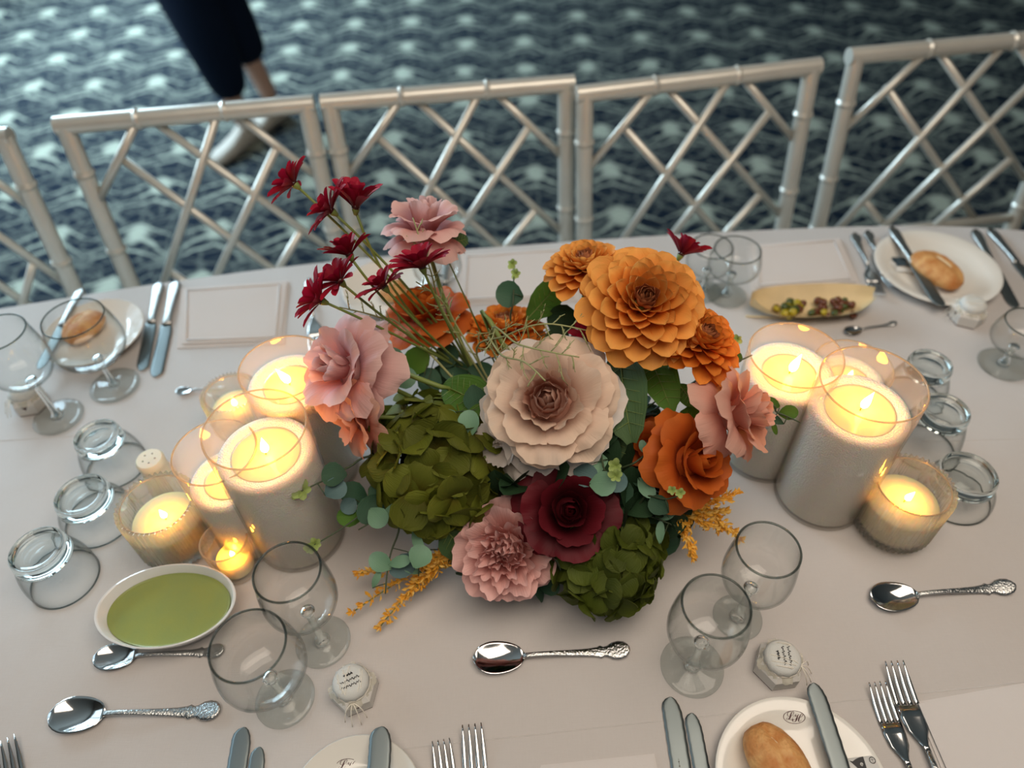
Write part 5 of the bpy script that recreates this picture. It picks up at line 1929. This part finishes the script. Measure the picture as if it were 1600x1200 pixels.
        for k in range(n):
            i = 6 + int((len(sm) - 8) * (k + .5) / n)
            p = sm[i]
            d = (sm[i + 1] - sm[i]).normalized()
            s = d.cross((CAMP - p).normalized()).normalized() * (1 if k % 2 else -1)
            b = MB()
            L = bl * rr.uniform(.6, 1.3)
            dd = (d * .6 + s * spread + Vector((rr.uniform(-.3, .3), rr.uniform(-.3, .3), rr.uniform(-.3, .4)))).normalized()
            q = p + dd * L
            b.add(*tube(bez(p, p.lerp(q, .5) + d * L * .1, q, 4), [.0008, .0007, .0007, .0006, .0005], 5))
            for m in range(4):
                bp = p.lerp(q, .3 + .22 * m)
                d3 = (dd + d.cross(dd) * rr.uniform(-1.1, 1.1) + d * rr.uniform(-.3, .6)).normalized()
                b.add(*tube([bp, bp + d3 * L * rr.uniform(.25, .5)], [.0006, .0004], 4))
            obj('twiglet', b.mesh('twiglet', MT['moss']), t, Matrix())
    twig('green moss twig arching from the stems to the dahlia', [(745, 555, .95), (790, 525, 1.01), (850, 506, 1.04), (925, 518, 1.03)], 1, 16, .018)
    twig('green moss twig falling across the garden rose', [(770, 520, .99), (810, 538, 1.04), (860, 550, 1.055), (905, 558, 1.05)], 2, 12, .022)
    twig('green moss twig curving left of the garden rose', [(765, 535, .98), (785, 556, 1.02), (820, 566, 1.05), (852, 595, 1.055)], 3, 8, .016)
    twig('fine twig standing among the daisy stems', [(700, 500, .98), (672, 420, 1.06), (645, 340, 1.11)], 4, 14, .014, .7)
    twig('fine twig beside the lowest left daisy', [(640, 520, .97), (590, 495, 1.0), (530, 480, 1.03)], 5, 12, .015, .8)
    twig('fine twig leaning through the orange back rose', [(720, 520, .97), (690, 470, 1.02), (650, 440, 1.05)], 6, 12, .014, .8)
    # thick bent green stem
    for lb, path in (('thick smooth stem arching to the veined leaf', [(600, 577, .95), (625, 580, .96), (655, 592, .965), (690, 605, .965), (700, 606, .955)]),
                     ('smooth green stem bent behind the daisy bundle', [(838, 600, .90), (790, 545, .96), (765, 500, .99), (752, 485, .99)])):
        pts = [at(*q) for q in path]
        t = thing('bare_stem', lb, 'stem', TR(pts[0]))
        obj('stalk', MB().add(*tube([HUB.lerp(pts[-1], .4)] + pts[::-1], [.002, .0024, .003, .0032, .003, .0018][:len(pts) + 1], 8)).mesh('stalk', MT['stem']), t, Matrix())

    # --- yellow sprays
    def spray(label, branches, seed, wild=1.0):
        rr = random.Random(seed)
        t = thing('yellow_spray', label, 'flower', TR(at(*branches[0][0])), 'yellow filler sprays')
        for br in branches:
            pts = [at(*q) for q in br]
            sm = bez(pts[0], pts[1], pts[2], 16)
            obj('stem', MB().add(*tube(sm, .0008, 5)).mesh('stem', MT['stem']), t, Matrix())
            b = MB()
            for i in range(2, 17):
                for k in range(9):
                    p = sm[i] + Vector((rr.uniform(-1, 1), rr.uniform(-1, 1), rr.uniform(-.5, 1))) * .007 * wild * (1.25 - i / 17)
                    d = Vector((rr.uniform(-1, 1), rr.uniform(-1, 1), rr.uniform(-.3, 1))).normalized()
                    d = (d + (sm[min(i + 1, 16)] - sm[i - 1]).normalized() * .8).normalized()
                    L = rr.uniform(.005, .011)
                    s = d.orthogonal().normalized() * L * .22
                    n_ = d.cross(s).normalized() * L * .12
                    tt = rr.random()
                    b.add([tuple(p), tuple(p + d * L * .6 + s + n_), tuple(p + d * L), tuple(p + d * L * .6 - s + n_)], [(0, 1, 2), (0, 2, 3)], None, [(tt, 0, 0)] * 4)
                    b.add(*tube([sm[i], p], .0003, 3), tu=[(.3, 0, 0)] * 6)
            o = obj('florets', b.mesh('florets', PM['yellow'], False, True), t, Matrix())
            o['kind'] = 'stuff'
    spray('yellow spray below the left hydrangea', [[(720, 860, .81), (660, 880, .80), (553, 955, .77)], [(720, 865, .81), (650, 905, .79), (595, 978, .765)], [(715, 870, .81), (670, 880, .81), (640, 930, .78)],
                                                    [(700, 865, .81), (640, 885, .80), (560, 895, .79)], [(715, 860, .80), (690, 880, .79), (655, 910, .78)]], 1)
    spray('yellow spray under the rust orange rose on the right', [[(1060, 800, .85), (1110, 790, .86), (1150, 770, .86)], [(1070, 800, .85), (1120, 800, .84), (1155, 845, .81)], [(1060, 805, .85), (1070, 830, .83), (1082, 870, .80)],
                                                                  [(1060, 800, .85), (1100, 820, .84), (1125, 825, .82)], [(1050, 800, .85), (1090, 800, .85), (1130, 800, .84)]], 2, .9)


build_room()
build_table()
build_chairs()
build_person()
build_glass()
build_tableware()
build_flowers()
